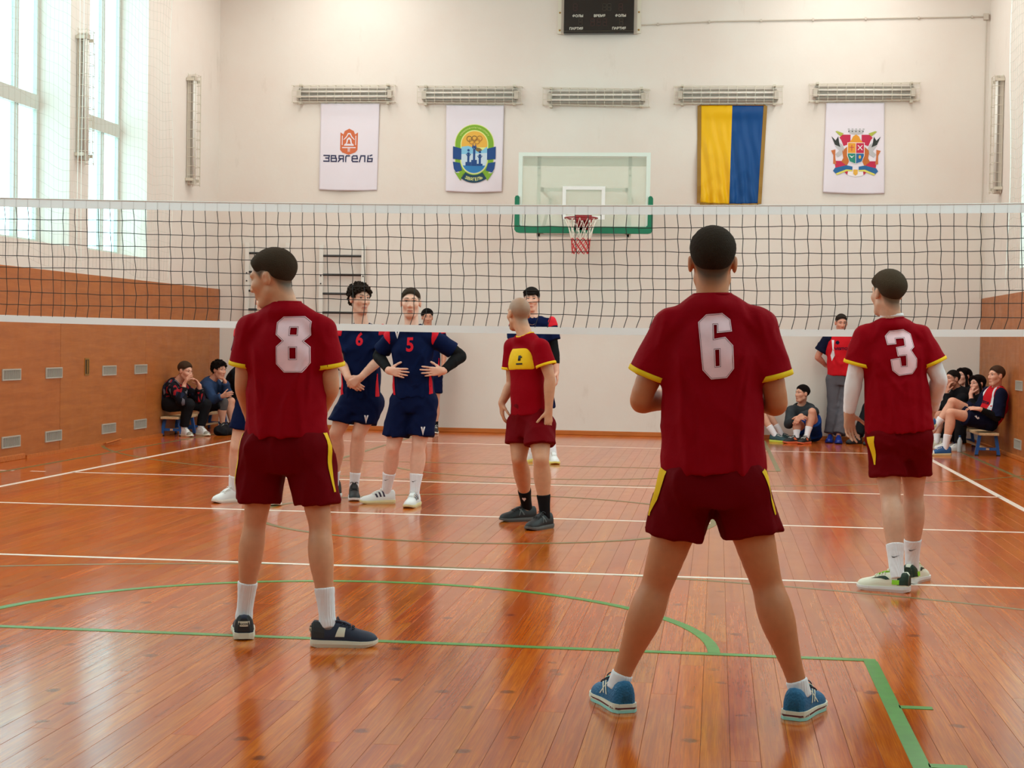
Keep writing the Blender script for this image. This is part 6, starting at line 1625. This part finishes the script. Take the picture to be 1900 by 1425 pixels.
p.jersey(M_pat, w=(.115, .175, .17, .175), flat=(.75, .78, .8), sleeve=1.75, hem=.98, rs=(.068, .066), collar=M_jblack, folds=.008, name='hoodie', cuff=M_jblack, cw=.05)
p.trousers(M_jblack, r=(.105, .082, .055), end=.90)
for sd in 'LR': p.sock(sd, M_sock, .2, inf=.005)
p.shoes(M_shoe_wh, M_cream, lacem=M_lacew, toem=mat('shoe_taupe', (148, 142, 130), .7))
# blue jacket, hand at mouth
p = Person('dark-haired man in blue jacket and grey knee sleeve resting chin on hand', 10.2,
    dict(hd=(407, 687, -.05), nk=(393, 705, 0), sp=(381, 732, .03), shR=(385, 718, -.17), shL=(402, 713, .16), elR=(396, 742, -.2), elL=(421, 729, .08), wrR=(413, 735, -.26), wrL=(417, 707, -.04),
         hpR=(386, 751, -.08), hpL=(390, 748, .12), knR=(415, 746, -.14), knL=(428, 744, .14), anR=(412, 795, -.1), anL=(430, 793, .14)),
    s=1.0, hf=(.86, -.48, -.12), hair='curly', hairc=(34, 27, 24), h=.012, hfine=.0065, skin=(216, 158, 132), seed=32,
    feet={'R': dict(head=(.9, -.4)), 'L': dict(head=(.9, -.4))}, hands={'L': dict(dir=(-.45, -.3, .8), n=(-.6, -.2, 0), curl=(50, 50, 30)), 'R': dict(dir=(.7, -.3, .2), n=(.2, .9, 0))})
p.jersey(M_denim, w=(.115, .172, .168, .17), flat=(.75, .78, .8), sleeve=1.86, hem=.98, rs=(.068, .064), collar=M_denim, folds=.008, name='jacket')
p.shorts(M_jblack, w=(.15, .155), length=.85, r=(.10, .088))
P_, R_, bk = p.legpts('R'); f = Field(); f.chain(P_[2:6], R_[2:6], .018); f.inf = .006; v, q = surf(f, .009); mesh_np('knee_sleeve', v, q, cloth('knee_grey', (92, 88, 88), .9), p.root, p.base)
for sd in 'LR': p.sock(sd, M_bsock, .1, inf=.005)
p.shoes(M_bluesh, M_shoe_wh, lacem=M_lacew, stripes=tri[:0]+[(((.34, .2), (.38, .2), (.54, .7), (.50, .7)), M_ivory), (((.44, .2), (.48, .2), (.60, .65), (.56, .65)), M_ivory)])
# third, in the shadow
J = seated((-5.30, 10.95), -.15, .33, lean=.35)
p = Person('black-haired spectator at the far end of the left bench', 11.0, P_w(J), s=1.0, hf=(.8, -.55, -.25), hair='short', hairc=(28, 24, 24), h=.014, hfine=.008, skin=(190, 134, 110), seed=33, top=.035, feet={'L': dict(head=(1, -.2)), 'R': dict(head=(1, -.2))})
p.jersey(M_jblack, w=(.115, .17, .165, .17), flat=(.75, .78, .8), sleeve=1.86, hem=.98, rs=(.066, .06), folds=.008, name='jacket'); p.shorts(M_jblack, w=(.15, .155), length=.8, r=(.10, .085))
for sd in 'LR': p.sock(sd, M_sock, .2, inf=.005)
p.shoes(M_bluesh, M_shoe_wh, lacem=M_lacew)
# black bag on the floor
t = thing('duffel_bag', 'limp black duffel bag on the floor by the left bench', 'bag', (-4.98, 9.72, 0))
f = Field(); f.rc((-.02, -.2, .07), (.02, .2, .075), .075, .07, .03, ((0, 0, 1), .9)); f.rc((.05, -.25, .05), (.1, .1, .045), .05, .05, .04); f.disp = ripples(5, .012, 40, 6); v, q = surf(f, .01); v[:, 2] = np.maximum(v[:, 2], .001); mesh_np('body', v, q, M_jblack, t)
MB().tube([(-.03, -.14, .13), (0, -.08, .17), (.02, .05, .175), (.03, .13, .13)], .009, 6).build('strap', M_black, t, smooth=True); MB().tube([(.02, -.22, .135), (.0, 0, .147), (-.01, .2, .14)], .004, 5).build('zip', M_shoe_gr, t)

# standing man in red top by the end wall
p = Person('man in red and navy training top leaning on the end wall', 11.42,
    dict(hd=(1561, 600, -.05), nk=(1562, 618, -.02), shR=(1534, 632, 0), shL=(1590, 632, 0), elR=(1517, 662, .04), elL=(1607, 662, .04), wrR=(1532, 678, .16), wrL=(1590, 680, .16),
         hpR=(1548, 704, 0), hpL=(1576, 704, 0), knR=(1548, 756, -.05), knL=(1568, 756, -.12), anR=(1541, 802, -.12), anL=(1556, 806, -.30)),
    s=1.04, hf=(.12, -.97, -.18), hair='short', hairc=(58, 46, 38), h=.013, hfine=.0065, skin=(216, 152, 128), seed=41, build=1.15, top=.01,
    feet={'R': dict(head=(-.15, -1)), 'L': dict(head=(-.1, -1))}, hands={'R': dict(dir=(.8, .3, -.3)), 'L': dict(dir=(-.8, .3, -.3))})
p.jersey(M_vred, w=(.12, .19, .19, .196), flat=(.7, .76, .8), sleeve=.62, hem=.90, rs=(.072, .08), collar=M_dnavy, name='training_top', folds=.008)
for sd in 'LR':
    a, dd, e, pr = p.slv[sd]; g = Field(); g.p = [('c', a-dd*.03, e+dd*.05, .074*p.s, .083*p.s, .02, None, [(e+dd*.003, dd)])]; g.inf = .003; g.disp = p.topf.disp; v, q = surf(g, .009, smooth=1); mesh_np('sleeve_panel', v, q, M_dnavy, p.top, p.base)
for q_ in (-1, 1): lay(p.top, p.base, [[(q_*.115, .17), (q_*.15, .17), (q_*.14, .03), (q_*.165, -.05), (q_*.15, -.13), (q_*.11, -.05), (q_*.125, .05)]], p.T(.40), -p.rt, p.up, -p.fw, M_whj, 'white_panel', .002)
for s_, dy, wd in (('VISITOR', .03, .23),):
    v, f = text2d(s_, .05, .002); w = max(q[0] for q in v); lay(p.top, p.base, None, p.T(.36), -p.rt, p.up, -p.fw, M_dnavy, 'lettering', .002, raw=([((q[0]-w/2)*wd/w, q[1]) for q in v], f))
lay(p.top, p.base, [[(-.02, .02), (.01, .03), (.03, .0), (.005, -.03), (-.03, -.01)]], p.T(.2)+p.rt*.07, -p.rt, p.up, -p.fw, M_dnavy, 'chest_mark', .002)
p.trousers(M_gtro, r=(.115, .09, .085), end=.95)
p.shoes(M_bcover, M_bcover)

# on the floor by the wall: grey sweater
p = Person('dark-haired man in grey sweater sitting on the floor by the end wall', 11.25,
    dict(hd=(1488, 731, -.05), nk=(1486, 751, .02), sp=(1496, 778, .12), shR=(1468, 762, -.05), shL=(1503, 758, .05), elR=(1463, 787, -.25), elL=(1511, 764, -.22), wrR=(1477, 776, -.40), wrL=(1485, 772, -.42),
         hpR=(1497, 806, .1), hpL=(1511, 806, .12), knR=(1478, 782, -.30), knL=(1507, 764, -.35), anR=(1478, 806, -.36), anL=(1497, 803, -.42)),
    s=.98, hf=(-.80, -.58, .02), hair='short', hairc=(30, 25, 24), h=.0125, hfine=.0065, skin=(214, 156, 130), seed=42, top=.022, base=np.array(at(1505, 812, 11.3))*[1, 1, 0],
    feet={'R': dict(head=(-.8, -.5)), 'L': dict(head=(-.55, -.8))}, hands={'L': dict(dir=(-.5, -.4, -.7), n=(.2, .8, 0), curl=(20, 30, 20)), 'R': dict(dir=(.5, -.3, .1), n=(0, .8, -.5), curl=(25, 30, 20))})
p.jersey(M_grey, w=(.112, .168, .160, .165), flat=(.75, .78, .8), sleeve=1.86, hem=.98, rs=(.066, .062), collar=M_grey, name='sweater', folds=.008)
p.shorts(M_roy, w=(.15, .155), length=.62, r=(.10, .105))
for sd in 'LR': p.sock(sd, M_sock, .38, inf=.005)
M_orange = mat('sole_orange', (224, 110, 70), .55)
p.shoes(M_shoe_blk, M_orange, lacem=M_lacew, stripes=[(((.3, .15), (.45, .15), (.5, .4), (.42, .5)), M_orange)])
# only the legs show behind number six
J = seated((2.2, 11.40), -.35, .02, lean=-.1)
p = Person('spectator with white socks sitting on the floor behind player number 6', 11.3, P_w(J), s=1.0, hf=(.5, -.8, 0), hair='short', hairc=(50, 40, 34), h=.014, hfine=.008, skin=(216, 160, 134), seed=43, feet={'L': dict(head=(.9, -.45)), 'R': dict(head=(.85, -.5))})
p.jersey(M_jblack, w=(.112, .168, .160, .165), flat=(.75, .78, .8), sleeve=.6, hem=.98, rs=(.063, .078), name='tshirt', folds=.008); p.shorts(M_jblack, w=(.15, .155), length=.7, r=(.10, .10))
for sd in 'LR': p.sock(sd, M_sock, .3, inf=.006)
p.shoes(mat('shoe_green_navy', (30, 64, 70), .6), mat('sole_lime', (200, 216, 80), .6), lacem=M_lacew)
# hidden behind number three, one dark shoe showing
J = seated((4.35, 11.42), -2.3, .02, lean=-.1)
p = Person('spectator sitting on the floor almost wholly hidden by player number 3', 11.3, P_w(J), s=.98, hf=(-.6, -.8, 0), hair='short', hairc=(50, 40, 34), h=.014, hfine=.008, skin=(216, 160, 134), seed=44, feet={'L': dict(head=(-.7, -.7)), 'R': dict(head=(-.7, -.7))})
p.jersey(M_jblack, w=(.112, .168, .160, .165), flat=(.75, .78, .8), sleeve=1.8, hem=.98, rs=(.063, .06), name='jacket', folds=.008); p.trousers(M_jblack); p.shoes(M_shoe_char, M_shoe_blk)

# right bench
p = Person('man in red, white and navy training top sitting cross-legged on the bench', 9.22,
    dict(hd=(1848, 698, -.03), nk=(1850, 719, .02), sp=(1847, 752, .05), shL=(1857, 734, -.17), shR=(1832, 730, .16), elL=(1851, 775, -.22), elR=(1818, 762, .10), wrL=(1818, 759, -.28), wrR=(1777, 746, -.02),
         hpL=(1833, 783, -.08), hpR=(1827, 781, .10), knL=(1764, 766, -.30), knR=(1768, 746, -.12), anL=(1754, 832, -.30), anR=(1733, 794, -.12)),
    s=1.02, hf=(-.86, -.50, .0), hair='short', hairc=(96, 70, 54), h=.012, hfine=.006, skin=(224, 166, 140), seed=51, top=.018, free=('anR',), base=np.array([5.15, 9.15, 0]),
    feet={'L': dict(head=(-.95, -.25)), 'R': dict(head=(-.8, -.3), pitch=.5, ground=.28)}, hands={'L': dict(dir=(-.95, .1, .1), n=(0, .5, -.8), curl=(15, 25, 20)), 'R': dict(dir=(-.8, -.2, -.3), n=(-.1, .3, -1), curl=(35, 40, 25))})
p.jersey(M_vred, w=(.115, .172, .168, .17), flat=(.72, .76, .8), sleeve=.95, hem=.98, rs=(.068, .070), collar=M_jblack, name='training_top', folds=.008)
for sd in 'LR':
    a, dd, e, pr = p.slv[sd]; g = Field(); g.p = [('c', a-dd*.02, e+dd*.04, .070*p.s, .073*p.s, .02, None, [(e+dd*.003, dd)])]; g.inf = .004; g.disp = p.topf.disp; v, q = surf(g, .009, smooth=1); mesh_np('sleeve_panel', v, q, M_dnavy, p.top, p.base)
    p.sleeve(sd, M_blk, .85, 1.9)
for q_ in (-1, 1): lay(p.top, p.base, [[(q_*.06, .20), (q_*.09, .20), (q_*.125, .05), (q_*.15, -.12), (q_*.11, -.12), (q_*.095, .05)]], p.T(.36), -p.rt, p.up, -p.fw, M_whj, 'white_panel', .002)
v, f = text2d('VISITOR', .045, .002); w = max(q[0] for q in v); lay(p.top, p.base, None, p.T(.50), -p.rt, p.up, -p.fw, M_dnavy, 'lettering', .002, raw=([((q[0]-w/2)*.18/w, q[1]) for q in v], f))
p.shorts(M_dnavy, w=(.152, .158), length=.62, r=(.104, .106))
a, k = p.J['hpL'], p.J['knL']; q_ = a+(k-a)*.35
lay(p.bot, p.base, [[(-.03, .02), (.0, .028), (.01, .0), (.03, .012), (.04, -.012), (.015, -.02), (-.005, -.004), (-.02, .012)]], q_+[0, 0, .02], (1, 0, 0), (0, 0, 1), (0, 1, 0), M_sock, 'shorts_mark', .002)
for sd in 'LR': p.sock(sd, M_sock, .36, inf=.006)
p.shoes(M_bluesh, M_gold, lacem=M_lacew, toem=M_shoe_wh)
# man in black, hand at mouth
p = Person('short-haired man in black jacket with his hand over his mouth', 10.6,
    dict(hd=(1767, 704, -.03), nk=(1777, 722, .02), sp=(1785, 750, .05), shL=(1787, 740, -.17), shR=(1768, 736, .16), elL=(1757, 757, -.22), elR=(1752, 754, .12), wrL=(1757, 727, -.14), wrR=(1738, 758, -.02),
         hpL=(1790, 774, -.08), hpR=(1786, 772, .10), knL=(1742, 770, -.20), knR=(1738, 768, .12), anL=(1738, 824, -.28), anR=(1733, 822, .0)),
    s=1.0, hf=(-.84, -.54, -.02), hair='short', hairc=(40, 33, 30), h=.0125, hfine=.0065, skin=(208, 150, 126), seed=52, top=.012, base=np.array([5.0, 10.6, 0]),
    feet={'L': dict(head=(-.95, -.3)), 'R': dict(head=(-.95, -.3))}, hands={'L': dict(dir=(.2, -.05, .95), n=(.9, .2, 0), curl=(20, 30, 20)), 'R': dict(dir=(-.6, -.2, -.5))})
p.jersey(M_jblack, w=(.115, .172, .166, .17), flat=(.74, .78, .8), sleeve=1.84, hem=.98, rs=(.068, .062), name='jacket', folds=.008)
v, f = text2d('NEW', .02); lay(p.top, p.base, [rect(-.03, -.006, .03, .008)], p.T(.25)-p.rt*.09, -p.rt, p.up, -p.fw, M_sock, 'chest_mark', .002)
p.shorts(M_jblack, w=(.15, .155), length=.7, r=(.10, .10))
for sd in 'LR': p.sock(sd, M_sock, .26, inf=.006)
p.shoes(M_cream, M_sole, lacem=M_lacew)
# two women with long dark hair
def on_px(J, px, py, Y):
    d = at(px, py, Y)-J['hd']; 
    return {k: v+(d if k[:2] in ('hd', 'nk', 'sh', 'el', 'wr', 'sp') else d*[1, 1, 0]) for k, v in J.items()}
J = on_px(seated((5.3, 10.9), 3.5, .32, .96, lean=.02), 1788, 699, 11.3)
p = Person('woman with long dark hair and black top seated behind the others', 10.9, P_w(J), s=.95, hf=(-.80, -.58, .06), hair='long', hairc=(30, 22, 22), h=.013, hfine=.0065, skin=(226, 172, 150), seed=53, feet={'L': dict(head=(-1, -.3)), 'R': dict(head=(-1, -.3))}, group='women with long dark hair')
p.jersey(M_jblack, w=(.105, .15, .14, .15), flat=(.74, .8, .8), sleeve=1.86, hem=.98, rs=(.06, .055), name='top', folds=.008); p.trousers(M_jblack); p.shoes(M_shoe_wh, M_sole, lacem=M_lacew)
J = on_px(seated((5.35, 10.2), 3.5, .32, .95, lean=.10), 1813, 713, 10.12); fwd = np.array([-.80, -.58, 0])
J['wrL'] = J['hd']+fwd*.115+np.array([0, 0, -.13]); J['elL'] = J['wrL']+np.array([.02, -.10, -.24])
p = Person('woman with long dark hair resting her mouth on her hand', 10.2, P_w(J), s=.94, hf=(-.82, -.55, -.05), hair='long', hairc=(34, 24, 24), h=.013, hfine=.0065, skin=(226, 170, 148), seed=54, feet={'L': dict(head=(-1, -.3)), 'R': dict(head=(-1, -.3))}, hands={'L': dict(dir=(.25, .1, .9), n=(.75, .55, 0), curl=(45, 50, 30))}, group='women with long dark hair')
p.jersey(M_jblack, w=(.105, .15, .14, .15), flat=(.74, .8, .8), sleeve=1.7, hem=.98, rs=(.06, .055), name='top', folds=.008); p.trousers(M_jblack); p.shoes(M_shoe_wh, M_sole, lacem=M_lacew)
# odds and ends under the right bench
t = thing('water_bottle', 'small clear water bottle standing under the right bench', 'bottle', (5.08, 9.72, 0))
MB().loft([[(r_*math.cos(a), r_*math.sin(a), z_) for a in np.linspace(0, 2*PI, 13)[:-1]] for r_, z_ in ((.03, .0), (.033, .01), (.033, .15), (.02, .18), (.013, .2))]).build('bottle_body', mat('bottle_plastic', (190, 200, 205), .15), t, smooth=True); MB().cyl((0, 0, .2), (0, 0, .222), .015).build('cap', M_bluesh, t)
